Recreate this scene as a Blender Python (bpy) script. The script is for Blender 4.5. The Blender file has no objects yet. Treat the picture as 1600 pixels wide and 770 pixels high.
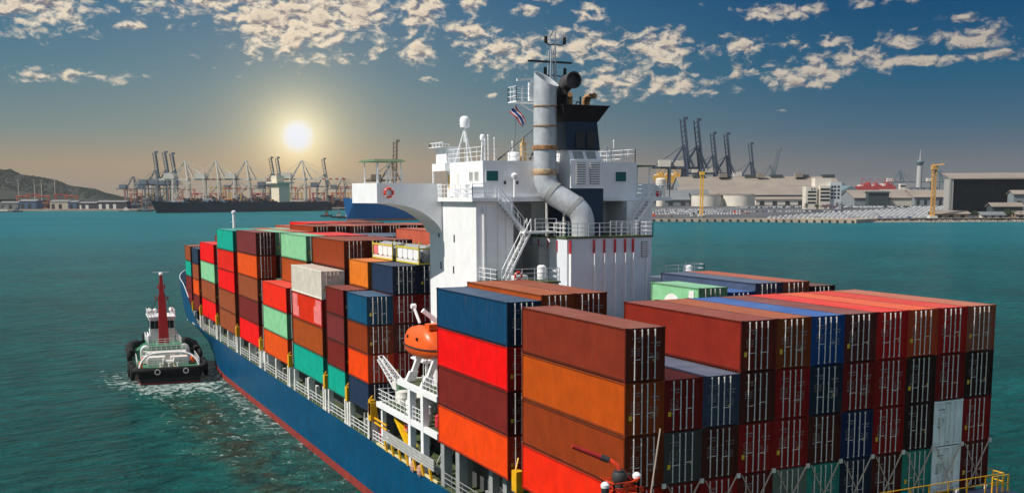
import bpy, math, random
from mathutils import Matrix, Vector
random.seed(7)
scene = bpy.context.scene
COL = scene.collection
R = math.radians

# ------------------------------------------------------------------ camera
CAM = Vector((-28.72, -46.50, 27.11))
YAW, PITCH, FPX, PPY = 0.446, -0.1257, 1661.0, 515.1
Fh = Vector((math.sin(YAW), math.cos(YAW), 0)); Rh = Vector((math.cos(YAW), -math.sin(YAW), 0))
Fv = Fh*math.cos(PITCH) + Vector((0, 0, math.sin(PITCH)))
Uv = Rh.cross(Fv)
cr, sr = math.cos(-0.0031), math.sin(-0.0031)
R2 = Rh*cr + Uv*sr; U2 = Uv*cr - Rh*sr
cd = bpy.data.cameras.new('camera'); cam = bpy.data.objects.new('camera', cd); COL.objects.link(cam)
m = Matrix.Identity(4)
for i in range(3):
    m[i][0] = R2[i]; m[i][1] = U2[i]; m[i][2] = -Fv[i]; m[i][3] = CAM[i]
cam.matrix_world = m
cd.sensor_width = 36; cd.lens = FPX/1600*36; cd.shift_y = (PPY-385)/1600
cd.clip_start = 0.5; cd.clip_end = 60000
scene.camera = cam

# ------------------------------------------------------------------ view
scene.render.engine = 'CYCLES'
scene.view_settings.view_transform = 'Standard'; scene.view_settings.look = 'None'
scene.view_settings.exposure = 0.18; scene.view_settings.gamma = 1.0

# ------------------------------------------------------------------ sun
SUN_AZ_OFF = R(-2.5)   # degrees aft of square-on to the port side
SUN_EL = R(45)
sdir = Vector((-math.cos(SUN_AZ_OFF)*math.cos(SUN_EL), -math.sin(SUN_AZ_OFF)*math.cos(SUN_EL), math.sin(SUN_EL)))
sl = bpy.data.lights.new('sun', 'SUN'); sun = bpy.data.objects.new('sun', sl); COL.objects.link(sun)
sl.energy = 4.3; sl.angle = R(0.5); sl.color = (1.0, 0.93, 0.84)
sun.rotation_euler = sdir.to_track_quat('Z', 'Y').to_euler(); sun.location = (0, 0, 200)

# ------------------------------------------------------------------ colour helpers
def s2l(c):
    c = c/255.0
    return c/12.92 if c <= 0.04045 else ((c+0.055)/1.055)**2.4
def col(r, g, b, k=1.0):
    return (min(s2l(r)*k, .85), min(s2l(g)*k, .85), min(s2l(b)*k, .85))

# ------------------------------------------------------------------ node helpers
class NT:
    def __init__(s, tree): s.t = tree
    def n(s, typ, **kw):
        nd = s.t.nodes.new(typ)
        for k, v in kw.items(): setattr(nd, k, v)
        return nd
    def put(s, sock, v):
        if isinstance(v, bpy.types.NodeSocket): s.t.links.new(v, sock)
        elif isinstance(v, (tuple, list, Vector)):
            v = tuple(v)
            if len(sock.default_value) == 4 and len(v) == 3: v = v+(1,)
            sock.default_value = v
        else: sock.default_value = v
    def m(s, op, a, b=None, c=None, clamp=False):
        nd = s.n('ShaderNodeMath', operation=op); nd.use_clamp = clamp
        s.put(nd.inputs[0], a)
        if b is not None: s.put(nd.inputs[1], b)
        if c is not None: s.put(nd.inputs[2], c)
        return nd.outputs[0]
    def vm(s, op, a, b=None, out=0):
        nd = s.n('ShaderNodeVectorMath', operation=op); s.put(nd.inputs[0], a)
        if b is not None: s.put(nd.inputs[1], b)
        return nd.outputs[out]
    def sm(s, v, lo, hi, a=0.0, b=1.0):
        nd = s.n('ShaderNodeMapRange', interpolation_type='SMOOTHSTEP')
        for i, q in enumerate((v, lo, hi, a, b)): s.put(nd.inputs[i], q)
        return nd.outputs[0]
    def mix(s, f, a, b, mode='MIX'):
        nd = s.n('ShaderNodeMix', data_type='RGBA', blend_type=mode)
        s.put(nd.inputs[0], f); s.put(nd.inputs[6], a); s.put(nd.inputs[7], b)
        return nd.outputs[2]
    def noise(s, vec, scale, detail=4, rough=.55, dist=0.0):
        nd = s.n('ShaderNodeTexNoise'); s.put(nd.inputs['Vector'], vec)
        nd.inputs['Scale'].default_value = scale; nd.inputs['Detail'].default_value = detail
        nd.inputs['Roughness'].default_value = rough; nd.inputs['Distortion'].default_value = dist
        return nd.outputs[0]
    def ramp(s, f, stops):
        nd = s.n('ShaderNodeValToRGB'); s.put(nd.inputs[0], f); cr_ = nd.color_ramp
        while len(cr_.elements) < len(stops): cr_.elements.new(0.5)
        for e, (p, c) in zip(cr_.elements, stops):
            e.position = p; e.color = tuple(c)+(1,)
        return nd.outputs[0]

# ------------------------------------------------------------------ world: sky, low sun glow, clouds (all by direction)
world = bpy.data.worlds.new('World'); scene.world = world; world.use_nodes = True
wt = world.node_tree; wt.nodes.clear(); T = NT(wt)
out = T.n('ShaderNodeOutputWorld'); bg = T.n('ShaderNodeBackground'); wt.links.new(bg.outputs[0], out.inputs[0])
tc = T.n('ShaderNodeTexCoord'); D = T.vm('NORMALIZE', tc.outputs['Generated'])
sep = T.n('ShaderNodeSeparateXYZ'); T.put(sep.inputs[0], D)
a_ = T.vm('DOT_PRODUCT', D, Fh, 1); b_ = T.vm('DOT_PRODUCT', D, Rh, 1)
el = T.m('ARCSINE', sep.outputs[2]); az = T.m('ARCTAN2', b_, a_)
sinaz = T.m('DIVIDE', b_, T.m('SQRT', T.m('ADD', T.m('ADD', T.m('MULTIPLY', a_, a_), T.m('MULTIPLY', b_, b_)), 1e-6)))
tt = T.m('POWER', T.m('DIVIDE', T.m('MAXIMUM', el, 0.0), math.pi/2, clamp=True), 0.5)   # sqrt spreads the low sky
def ep(deg): return (deg/90.0)**.5
left = T.ramp(tt, [(0, col(176, 148, 112)), (ep(1.6), col(160, 142, 116)), (ep(3.4), col(116, 132, 130)), (ep(6), col(84, 120, 134)), (ep(10), col(50, 102, 134)), (ep(45), col(48, 100, 140))])
right = T.ramp(tt, [(0, col(104, 102, 104)), (ep(1.6), col(96, 104, 112)), (ep(3.4), col(60, 94, 116)), (ep(6), col(20, 84, 116)), (ep(10), col(0, 66, 108)), (ep(45), col(26, 88, 132))])
sky = T.mix(T.sm(sinaz, -0.22, 0.38), left, right)
sd = Fv + R2*((465-800)/FPX) - U2*((213-PPY)/FPX); sd.normalize()
cg = T.vm('DOT_PRODUCT', D, sd, 1)
th2 = T.m('MULTIPLY', T.m('SUBTRACT', 1.0, cg), 2.0)     # about angle squared
def gauss(sig): return T.m('EXPONENT', T.m('MULTIPLY', th2, -1.0/(sig*sig)))
g_wide = T.m('MULTIPLY', gauss(0.17), 0.09); g_mid = T.m('MULTIPLY', gauss(0.055), 0.36); g_core = T.m('MULTIPLY', gauss(0.026), 0.55)
disc = T.sm(th2, 0.0, 0.0175**2, 1.0, 0.0)
# clouds
Ds = T.vm('MULTIPLY', D, (1, 1, 1.75))
n1 = T.noise(Ds, 64, 6, .6, .3); n1b = T.noise(T.vm('ADD', Ds, (-0.002, 0.001, 0.006)), 64, 5, .58, .3)
n2 = T.noise(Ds, 9, 3, .5)
ELL = [(60, 14, 105, 34, .9), (200, 8, 60, 16, .5), (258, 28, 45, 10, .6), (225, 50, 28, 8, .7), (125, 122, 110, 12, .62), (235, 124, 14, 6, .5),
       (330, 10, 85, 26, .8), (480, 35, 120, 55, 1.0), (560, 20, 70, 50, .9), (398, 56, 22, 10, .7), (665, 28, 32, 34, .95), (655, 88, 32, 22, .8), (527, 88, 26, 12, .6), (596, 88, 18, 12, .7),
       (738, 20, 22, 14, .85), (745, 66, 40, 28, .85), (790, 92, 62, 26, .9), (823, 28, 20, 12, .8), (856, 12, 24, 7, .7), (918, 28, 22, 20, .7), (905, 80, 60, 26, .8), (1020, 84, 60, 30, .95),
       (960, 135, 70, 26, .75), (1045, 138, 70, 20, .75), (1150, 82, 44, 16, .8), (1208, 32, 60, 13, .9), (1160, 118, 26, 16, .7), (1095, 150, 30, 9, .6), (1330, 20, 36, 9, .65), (1415, 12, 26, 6, .6),
       (1505, 42, 44, 8, .7), (1255, 118, 80, 17, .85), (1320, 100, 90, 16, .8), (1240, 135, 46, 10, .9), (1410, 104, 110, 9, .85), (1560, 95, 80, 8, .85), (1500, 70, 62, 16, .85), (1395, 74, 40, 14, .8), (1270, 78, 60, 10, .6), (672, 128, 20, 6, .7), (1222, 177, 26, 3, .55), (770, 153, 22, 5, .5)]
mask = None
for (u, v, ru, rv, w) in ELL:
    ca = math.atan((u-800)/FPX); ce = math.atan((305.2-v)/FPX*math.cos(ca))
    dx = T.m('MULTIPLY', T.m('SUBTRACT', az, ca), FPX/ru/1.1); dy = T.m('MULTIPLY', T.m('SUBTRACT', el, ce), FPX/rv/1.1)
    q = T.m('MULTIPLY', T.m('EXPONENT', T.m('MULTIPLY', T.m('ADD', T.m('MULTIPLY', dx, dx), T.m('MULTIPLY', dy, dy)), -0.8)), w)
    mask = q if mask is None else T.m('MAXIMUM', mask, q)
above = T.m('MULTIPLY', T.sm(el, R(10.6), R(14)), T.sm(n2, .42, .62, .35, .95))  # unseen cloud cover overhead, thickened to raise the fill light
behind = T.m('MULTIPLY', T.sm(a_, .72, .55), T.m('MULTIPLY', T.sm(el, R(4), R(9)), T.sm(n2, .42, .62, .35, .9)))  # unseen cover behind the camera, thickened for the same fill
mask = T.m('MAXIMUM', mask, T.m('MAXIMUM', above, behind))
dens = T.m('ADD', T.m('MULTIPLY', T.m('SUBTRACT', n1, .5), 2.3), T.m('SUBTRACT', T.m('MULTIPLY', mask, 1.15), .64))
alpha = T.sm(dens, -0.20, 0.42, 0.0, 0.88)
lit = T.sm(T.m('SUBTRACT', n1, n1b), -0.15, 0.07)
thick = T.sm(dens, .25, .75)
ccol = T.mix(lit, col(120, 116, 122), col(240, 220, 194)); ccol = T.mix(T.m('MULTIPLY', thick, .35), ccol, col(158, 142, 130))
ccol = T.mix(T.sm(sinaz, -.05, .45, 0.0, .5), ccol, col(120, 118, 122))
ccol = T.mix(T.m('MAXIMUM', T.sm(a_, .7, .3), T.sm(el, R(12), R(30))), ccol, T.mix(lit, col(176, 186, 200), col(240, 242, 244)))   # unseen clouds behind and overhead, whitened to fill the shaded walls
sky = T.mix(alpha, sky, ccol)
sky = T.mix(1.0, sky, T.mix(g_wide, (0, 0, 0), col(235, 190, 130)), 'ADD')
sky = T.mix(1.0, sky, T.mix(g_mid, (0, 0, 0), col(250, 205, 130)), 'ADD')
sky = T.mix(1.0, sky, T.mix(g_core, (0, 0, 0), col(250, 225, 180)), 'ADD')
sky = T.mix(disc, sky, (0.86, 0.88, 0.93))
T.put(bg.inputs[0], sky); bg.inputs[1].default_value = 1.0

# ------------------------------------------------------------------ materials
MATS = {}
def mat(name, rgb, rough=.6, metal=0.0, var=.12, vscale=1.5, dust=0.0, dustcol=(.33, .27, .23), rust=0.0, spec=.5, bump=0.0, emit=None):
    if name in MATS: return MATS[name]
    mt = bpy.data.materials.new(name); mt.use_nodes = True; t = mt.node_tree; t.nodes.clear(); N = NT(t)
    o = N.n('ShaderNodeOutputMaterial'); p = N.n('ShaderNodeBsdfPrincipled'); t.links.new(p.outputs[0], o.inputs[0])
    geo = N.n('ShaderNodeNewGeometry'); pos = geo.outputs['Position']
    c = tuple(rgb)
    if var > 0:
        nz = N.noise(pos, vscale, 5, .6)
        c = N.mix(N.sm(nz, .3, .7), tuple(x*(1-var) for x in rgb), tuple(min(x*(1+var), .9) for x in rgb))
    if rust > 0:
        st = N.noise(N.vm('MULTIPLY', pos, (2.2, 2.2, .35)), 1.6, 6, .65)
        c = N.mix(N.m('MULTIPLY', N.sm(st, .56, .74), rust), c, (.16, .06, .025))
    if dust > 0:
        nz2 = N.noise(pos, .55, 5, .6); sp = N.n('ShaderNodeSeparateXYZ'); N.put(sp.inputs[0], geo.outputs['Normal'])
        up = N.sm(sp.outputs[2], .5, .9)
        c = N.mix(N.m('MULTIPLY', up, N.sm(nz2, .25, .75, dust*.45, dust)), c, dustcol)
    N.put(p.inputs['Base Color'], c)
    p.inputs['Roughness'].default_value = rough; p.inputs['Metallic'].default_value = metal
    p.inputs['Specular IOR Level'].default_value = spec
    if bump > 0:
        b = N.n('ShaderNodeBump'); b.inputs['Strength'].default_value = bump; b.inputs['Distance'].default_value = .05
        N.put(b.inputs['Height'], N.noise(pos, 6, 4)); t.links.new(b.outputs[0], p.inputs['Normal'])
    MATS[name] = mt; return mt

# ------------------------------------------------------------------ mesh builder
class MB:
    def __init__(s): s.v = []; s.f = []; s.mi = []; s.sm = []; s.cur = 0
    def face(s, idx, smooth=False): s.f.append(idx); s.mi.append(s.cur); s.sm.append(smooth)
    def quad(s, a, b, c, d): n = len(s.v); s.v += [a, b, c, d]; s.face((n, n+1, n+2, n+3))
    def box(s, x0, x1, y0, y1, z0, z1):
        n = len(s.v); s.v += [(x0, y0, z0), (x1, y0, z0), (x1, y1, z0), (x0, y1, z0), (x0, y0, z1), (x1, y0, z1), (x1, y1, z1), (x0, y1, z1)]
        for q in ((0, 3, 2, 1), (4, 5, 6, 7), (0, 1, 5, 4), (1, 2, 6, 5), (2, 3, 7, 6), (3, 0, 4, 7)): s.face(tuple(n+i for i in q))
        return s
    def bar(s, p, q, w, h=None):         # square bar between two points
        h = h or w; p = Vector(p); q = Vector(q); d = (q-p)
        if d.length < 1e-6: return s
        d.normalize(); up = Vector((0, 0, 1)) if abs(d.z) < .95 else Vector((0, 1, 0))
        r = d.cross(up).normalized(); u = r.cross(d).normalized(); n = len(s.v)
        for c in (p, q):
            for (i, j) in ((-1, -1), (1, -1), (1, 1), (-1, 1)): s.v.append(tuple(c+r*(w/2*i)+u*(h/2*j)))
        for k in range(4): s.face((n+k, n+(k+1) % 4, n+4+(k+1) % 4, n+4+k))
        s.face((n+3, n+2, n+1, n)); s.face((n+4, n+5, n+6, n+7)); return s
    def tube(s, pts, r, seg=8, cap=True, smooth=True):
        pts = [Vector(p) for p in pts]; rr = r if isinstance(r, (list, tuple)) else [r]*len(pts); n0 = len(s.v); prev = None
        for i, p in enumerate(pts):
            d = (pts[min(i+1, len(pts)-1)]-pts[max(i-1, 0)]).normalized()
            if prev is None:
                up = Vector((0, 0, 1)) if abs(d.z) < .9 else Vector((1, 0, 0)); a = d.cross(up).normalized()
            else: a = (prev - d*prev.dot(d)).normalized()
            prev = a; b = d.cross(a)
            for k in range(seg):
                t = 2*math.pi*k/seg; s.v.append(tuple(p+(a*math.cos(t)+b*math.sin(t))*rr[i]))
        for i in range(len(pts)-1):
            for k in range(seg):
                k2 = (k+1) % seg; s.face((n0+i*seg+k, n0+i*seg+k2, n0+(i+1)*seg+k2, n0+(i+1)*seg+k), smooth)
        if cap:
            s.face(tuple(n0+k for k in reversed(range(seg)))); e = n0+(len(pts)-1)*seg; s.face(tuple(e+k for k in range(seg)))
        return s
    def lathe(s, c, prof, seg=16, axis='z', cap=True):     # prof: (radius, height)
        n0 = len(s.v); c = Vector(c)
        for (r, h) in prof:
            for k in range(seg):
                t = 2*math.pi*k/seg; a, b = r*math.cos(t), r*math.sin(t)
                o = {'z': (a, b, h), 'y': (a, h, b), 'x': (h, a, b)}[axis]; s.v.append((c.x+o[0], c.y+o[1], c.z+o[2]))
        for i in range(len(prof)-1):
            for k in range(seg):
                k2 = (k+1) % seg; s.face((n0+i*seg+k, n0+i*seg+k2, n0+(i+1)*seg+k2, n0+(i+1)*seg+k), True)
        if cap:
            s.face(tuple(n0+k for k in reversed(range(seg)))); e = n0+(len(prof)-1)*seg; s.face(tuple(e+k for k in range(seg)))
        return s
    def loft(s, A, B, caps=True):                         # two same-length polygons
        n = len(s.v); k = len(A); s.v += [tuple(p) for p in A]+[tuple(p) for p in B]
        for i in range(k): s.face((n+i, n+(i+1) % k, n+k+(i+1) % k, n+k+i))
        if caps: s.face(tuple(reversed(range(n, n+k)))); s.face(tuple(range(n+k, n+2*k)))
        return s
    def ring(s, c, Rr, r, axis='y', seg=18, seg2=8):
        c = Vector(c); n0 = len(s.v)
        for i in range(seg):
            t = 2*math.pi*i/seg
            for j in range(seg2):
                u = 2*math.pi*j/seg2; rad = Rr+r*math.cos(u); a, b, h = rad*math.cos(t), rad*math.sin(t), r*math.sin(u)
                o = {'y': (a, h, b), 'x': (h, a, b), 'z': (a, b, h)}[axis]; s.v.append((c.x+o[0], c.y+o[1], c.z+o[2]))
        for i in range(seg):
            for j in range(seg2):
                i2, j2 = (i+1) % seg, (j+1) % seg2; s.face((n0+i*seg2+j, n0+i2*seg2+j, n0+i2*seg2+j2, n0+i*seg2+j2), True)
        return s
    def rail(s, pts, h=1.05, n=3, step=1.5, r=.03):       # handrail along a polyline
        for a, b in zip(pts[:-1], pts[1:]):
            a = Vector(a); b = Vector(b); L = (b-a).length; k = max(1, round(L/step))
            for i in range(k+1):
                p = a.lerp(b, i/k); s.bar(p, p+Vector((0, 0, h)), r*1.6)
            for j in range(1, n+1):
                o = Vector((0, 0, h*j/n)); s.bar(a+o, b+o, r*1.3)
        return s
    def mesh(s, name, mats):
        me = bpy.data.meshes.new(name); me.from_pydata([tuple(v) for v in s.v], [], s.f)
        for m_ in mats: me.materials.append(m_)
        me.polygons.foreach_set('material_index', s.mi); me.polygons.foreach_set('use_smooth', s.sm); me.update()
        if any(s.sm): me.set_sharp_from_angle(angle=R(38))
        return me
    def build(s, name, mats, parent=None, loc=(0, 0, 0), rot=0.0):
        if not isinstance(mats, (list, tuple)): mats = [mats]
        o = bpy.data.objects.new(name, s.mesh(name, mats)); COL.objects.link(o)
        if parent: o.parent = parent
        o.location = loc; o.rotation_euler = (0, 0, rot); return o
def tag(o, label=None, cat=None, group=None, kind=None):
    if label: o['label'] = label
    if cat: o['category'] = cat
    if group: o['group'] = group
    if kind: o['kind'] = kind
    return o
def thing(name, label, cat, loc=(0, 0, 0), rot=0.0, group=None):
    o = bpy.data.objects.new(name, None); COL.objects.link(o); o.location = loc; o.rotation_euler = (0, 0, rot); o.empty_display_size = .5
    return tag(o, label, cat, group)
def inst(name, me, parent, loc=(0, 0, 0), m_=None, rot=0.0):
    o = bpy.data.objects.new(name, me); COL.objects.link(o); o.parent = parent; o.location = loc; o.rotation_euler = (0, 0, rot)
    if m_:
        o.material_slots[0].link = 'OBJECT'; o.material_slots[0].material = m_
    return o
def copy_tree(o, parent=None):
    c = o.copy(); COL.objects.link(c); c.parent = parent
    for ch in list(o.children): copy_tree(ch, c)
    return c
def struct(o): o['kind'] = 'structure'; return o
def GP(u, Dd, z=0.0):              # ground point at bearing u (photo column) and forward distance
    p = CAM + Fh*Dd + Rh*(Dd*(u-800)/FPX*math.cos(PITCH)); return Vector((p.x, p.y, z))
def ZZ(v, Dd): return CAM.z + (305.2-v)*Dd/FPX

# ==================================================================== SEA
def water_mat():
    mt = bpy.data.materials.new('sea_water'); mt.use_nodes = True; t = mt.node_tree; t.nodes.clear(); N = NT(t)
    o = N.n('ShaderNodeOutputMaterial'); p = N.n('ShaderNodeBsdfPrincipled'); t.links.new(p.outputs[0], o.inputs[0])
    geo = N.n('ShaderNodeNewGeometry'); pos = geo.outputs['Position']
    cam_d = N.vm('LENGTH', N.vm('SUBTRACT', pos, tuple(CAM)), None, 1)
    big = N.noise(pos, .012, 4, .6); mid = N.noise(N.vm('MULTIPLY', pos, (1, 1.0, 1)), .09, 4, .6)
    c = N.mix(N.sm(big, .3, .7), (.0, .052, .047), (.0, .092, .088))
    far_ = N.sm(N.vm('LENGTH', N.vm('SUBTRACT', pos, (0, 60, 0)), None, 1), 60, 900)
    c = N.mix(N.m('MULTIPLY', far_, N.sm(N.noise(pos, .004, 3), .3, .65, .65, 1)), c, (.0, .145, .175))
    # churned wake between tug and hull (measured along x,y of the place)
    sp = N.n('ShaderNodeSeparateXYZ'); N.put(sp.inputs[0], pos); X, Y = sp.outputs[0], sp.outputs[1]
    wob = N.m('MULTIPLY', N.m('SUBTRACT', N.noise(pos, .12, 4, .6), .5), 9.0)
    Xw = N.m('ADD', X, wob)
    wake = N.m('MULTIPLY', N.sm(Xw, -16, -8), N.m('MULTIPLY', N.sm(Xw, 1.5, -1.0), N.m('MULTIPLY', N.sm(Y, 14, 80), N.sm(Y, 118, 112))))
    silt = N.m('MULTIPLY', N.m('MULTIPLY', N.sm(Xw, -11.5, -8), N.sm(Xw, -3.5, -6)), N.m('MULTIPLY', N.sm(Y, 30, 60), N.sm(Y, 108, 92)))
    c = N.mix(N.m('MULTIPLY', wake, N.sm(N.noise(N.vm('MULTIPLY', pos, (.6, 1, 1)), .5, 5, .65, 1.0), .35, .65, .2, .9)), c, (.030, .17, .14))
    c = N.mix(N.m('MULTIPLY', silt, N.sm(N.noise(pos, .35, 4, .65), .35, .65, .1, .75)), c, (.065, .050, .018))
    fo = N.noise(N.vm('MULTIPLY', pos, (1.0, .7, 1)), .9, 8, .68, .8)
    def band(lo, mid_, hi): return N.m('MULTIPLY', N.sm(X, lo, mid_), N.sm(X, hi, mid_))
    hullfoam = N.m('MULTIPLY', N.m('MULTIPLY', N.sm(N.m('ADD', X, N.m('MULTIPLY', wob, .45)), -5.5, -1.0), N.sm(Y, 40, 90, .2, .75)), N.m('MULTIPLY', N.sm(Y, 125, 112), N.sm(X, 6, 2)))
    tugfoam = N.m('MULTIPLY', N.m('MULTIPLY', N.sm(X, -15.5, -11), N.sm(Y, 92, 111)), N.m('MULTIPLY', N.sm(Y, 115, 113), N.m('MULTIPLY', N.sm(X, 0, -3, .5, 1), N.sm(X, 2.5, .5))))
    sidef = N.m('MULTIPLY', N.m('MULTIPLY', N.sm(X, -20, -13.5), N.sm(X, -9, -13)), N.m('MULTIPLY', N.sm(Y, 104, 114), N.sm(Y, 136, 122)))
    fm = N.m('MAXIMUM', N.m('MAXIMUM', hullfoam, tugfoam), N.m('MAXIMUM', N.m('MULTIPLY', sidef, .75), N.m('MULTIPLY', wake, .42)))
    foam = N.sm(N.m('ADD', fo, N.m('MULTIPLY', fm, .27)), .66, .84)
    foam = N.m('MULTIPLY', foam, N.sm(fm, .02, .15)); crest = N.noise(N.vm('MULTIPLY', pos, (.5, 1.0, 1)), .42, 4, .6, .8); crest2 = N.noise(N.vm('MULTIPLY', pos, (.6, 1.0, 1)), 1.3, 4, .6, .8)
    c = N.mix(N.sm(N.m('ADD', N.m('MULTIPLY', crest, .6), N.m('MULTIPLY', crest2, .4)), .38, .62, 0, 1), N.mix(1.0, c, (.66, .66, .66), 'MULTIPLY'), N.mix(1.0, c, (1.22, 1.22, 1.22), 'MULTIPLY'))  # light through the crests and shade in the troughs put into the colour
    caps = N.sm(N.noise(N.vm('MULTIPLY', pos, (.5, 1, 1)), .35, 6, .7), .755, .80, 0, .5)
    foam = N.m('MAXIMUM', foam, caps)
    c = N.mix(N.m('MULTIPLY', foam, .95), c, (.55, .66, .62))
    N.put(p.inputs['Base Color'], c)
    N.put(p.inputs['Roughness'], N.m('MAXIMUM', N.sm(cam_d, 30, 1500, .20, .42), N.m('MULTIPLY', foam, .8)))
    p.inputs['IOR'].default_value = 1.33; p.inputs['Specular Tint'].default_value = (.42, .80, .90, 1); p.inputs['Specular IOR Level'].default_value = .08
    # waves: swell, chop and ripple; each fades before it falls below a pixel
    dirw = N.vm('MULTIPLY', pos, (.55, 1.0, 1))
    h1 = N.m('MULTIPLY', N.noise(dirw, .10, 3, .5, .6), 1.9)
    h2 = N.m('MULTIPLY', N.m('MULTIPLY', N.noise(dirw, .42, 4, .6, .8), 1.5), N.sm(cam_d, 1500, 250, .4, 1))
    h3 = N.m('MULTIPLY', N.m('MULTIPLY', N.noise(pos, 1.9, 4, .6, .5), .30), N.sm(cam_d, 420, 60, .1, 1))
    hk = N.m('MULTIPLY', N.m('MULTIPLY', N.noise(pos, .8, 5, .65, 1.2), 1.3), N.m('MAXIMUM', wake, fm))
    h = N.m('ADD', N.m('ADD', h1, h2), N.m('ADD', h3, hk))
    b = N.n('ShaderNodeBump'); b.inputs['Strength'].default_value = 1.0; b.inputs['Distance'].default_value = 1.0
    N.put(b.inputs['Height'], h); t.links.new(b.outputs[0], p.inputs['Normal'])
    return mt
w = MB(); S_ = 14000; w.quad((-S_, -4000, 0), (S_, -4000, 0), (S_, S_, 0), (-S_, S_, 0))
struct(w.build('sea', water_mat()))

# ==================================================================== CONTAINER SHIP
M_hull = mat('hull_blue', (.0005, .062, .145), .42, var=.14, vscale=.35, spec=.25, rust=.22)
def plates(mt, depth=.35, dark=.45):
    t = mt.node_tree; N = NT(t); p = [n for n in t.nodes if n.type == 'BSDF_PRINCIPLED'][0]; geo = N.n('ShaderNodeNewGeometry'); sp = N.n('ShaderNodeSeparateXYZ'); N.put(sp.inputs[0], geo.outputs['Position'])
    cb = N.n('ShaderNodeCombineXYZ'); N.put(cb.inputs[0], N.m('ADD', sp.outputs[1], sp.outputs[0])); N.put(cb.inputs[1], sp.outputs[2])
    br = N.n('ShaderNodeTexBrick'); N.put(br.inputs['Vector'], cb.outputs[0]); br.inputs['Scale'].default_value = 1.0; br.inputs['Mortar Size'].default_value = .012; br.inputs['Brick Width'].default_value = 8.0; br.inputs['Row Height'].default_value = 2.4
    wv = N.noise(geo.outputs['Position'], .45, 3, .5)
    b = N.n('ShaderNodeBump'); b.inputs['Strength'].default_value = depth; b.inputs['Distance'].default_value = .12; N.put(b.inputs['Height'], N.m('SUBTRACT', wv, br.outputs['Fac'])); t.links.new(b.outputs[0], p.inputs['Normal'])
    old = p.inputs['Base Color'].links[0].from_socket; N.put(p.inputs['Base Color'], N.mix(N.m('MULTIPLY', br.outputs['Fac'], dark), old, (.01, .012, .015)))
plates(M_hull)
M_red = mat('boot_red', col(134, 46, 38), .6, var=.2, vscale=.8)
M_deck = mat('deck_green', col(72, 86, 52), .8, var=.25)
M_dark = mat('dark_steel', (.03, .032, .035), .7)
M_white = mat('ship_white', (.84, .85, .86), .45, var=.04, vscale=.8, rust=.14)
plates(M_white, .12, .10)
M_whited = mat('ship_white_worn', (.70, .69, .64), .55, var=.10, vscale=1.2, rust=.35)
M_grey = mat('ship_grey', (.30, .31, .31), .6, var=.1)
M_yel = mat('safety_yellow', col(228, 170, 20), .5)
M_navy = mat('funnel_navy', (.006, .028, .065), .5)
M_black = mat('soot_black', (.009, .009, .010), .8)
M_glass = mat('window_glass', (.01, .02, .025), .12, var=0)
M_teal = mat('window_teal', (.02, .12, .12), .2, var=0)
M_galv = mat('galvanised', (.50, .53, .56), .42, metal=.25, var=.12, vscale=2.2)
M_rustm = mat('pipe_rust', (.33, .17, .07), .7, var=.4, vscale=3)
M_orange = mat('rescue_orange', col(240, 92, 22), .38, var=.06)
M_bars = mat('lock_bar_grey', (.68, .65, .62), .45)
M_redp = mat('red_paint', col(190, 40, 50), .5)
ship = thing('container_ship', 'large blue-hulled container ship with white bridge and tall exhaust pipes filling the picture', 'ship', (0, 0, 0))
CX, HB = 13.5, 13.55
def sect(y):
    # deck half width, waterline half width, sheer height
    if y > 147: t = min(1, (y-147)/37); dw = HB*math.sqrt(max(0, 1-t**1.9))
    elif y < -10: dw = HB*(1-.12*((-10-y)/14))
    else: dw = HB
    if y > 112: t = min(1, (y-112)/62); ww = HB*max(0, 1-t**1.7)
    elif y < -8: ww = HB*(1-.3*((-8-y)/16))
    else: ww = HB
    if y < 13.6: zt = 8.3
    elif y < 132: zt = 5.5
    elif y < 152: t = (y-132)/20; zt = 5.5+6.4*t*t*(3-2*t)
    else: zt = 11.9+(y-152)*.03
    return dw, ww, zt
ys = [-24, -16, -10, -4, 4, 13.5, 13.62, 30, 45, 60, 80, 100, 112, 118, 124, 130, 136, 140, 144, 147, 150, 153, 157, 161, 165, 169, 173, 177, 181, 184]
hb = MB()
def hull_strip(z_levels, matidx):
    hb.cur = matidx
    for sgn in (-1, 1):
        for y0, y1 in zip(ys[:-1], ys[1:]):
            P = []
            for y in (y0, y1):
                dw, ww, zt = sect(y)
                row = []
                for z in z_levels:
                    ref = zt if y < 130 or y >= 158 else 5.5+(zt-5.5)*max(0, (y-147)/11)
                    zz = zt if z == 'T' else (z if z != 'M' else ((zt+1.0)/2 if y < 130 or y >= 158 else ref-.02))
                    if zz <= 1.0: wd = ww
                    else: q = min(1, (zz-1)/(ref-1)); wd = ww+(dw-ww)*q**1.25
                    row.append((CX+sgn*wd, y, zz))
                P.append(row)
            for i in range(len(z_levels)-1):
                q = (P[0][i], P[1][i], P[1][i+1], P[0][i+1])
                hb.quad(*(q if sgn == 1 else q[::-1]))
hull_strip([-3, 0, .85], 1); hull_strip([.85, 2, 'M', 'T'], 0)
hb.cur = 0
dw, ww, zt = sect(-24); hb.quad((CX-dw, -24, zt), (CX-ww, -24, .85), (CX+ww, -24, .85), (CX+dw, -24, zt))
hull = hb.build('hull', [M_hull, M_red], ship)
b = MB()
for y0, y1 in zip(ys[:-1], ys[1:]):
    if y0 == 13.5: continue
    if y1 > 150: continue
    (d0, _, z0), (d1, _, z1) = sect(y0), sect(y1)
    z0 = min(z0, 8.3) if y0 < 14 else 5.5; z1 = 8.3 if y1 < 13.6 else 5.5
    b.quad((CX-d0+.04, y0, z0-.03), (CX+d0-.04, y0, z0-.03), (CX+d1-.04, y1, z1-.03), (CX-d1+.04, y1, z1-.03))
b.box(CX-HB+.1, CX+HB-.1, 13.44, 13.5, 5.2, 8.2)
b.build('main_deck', M_deck, ship)
b = MB()      # forecastle deck
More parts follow.
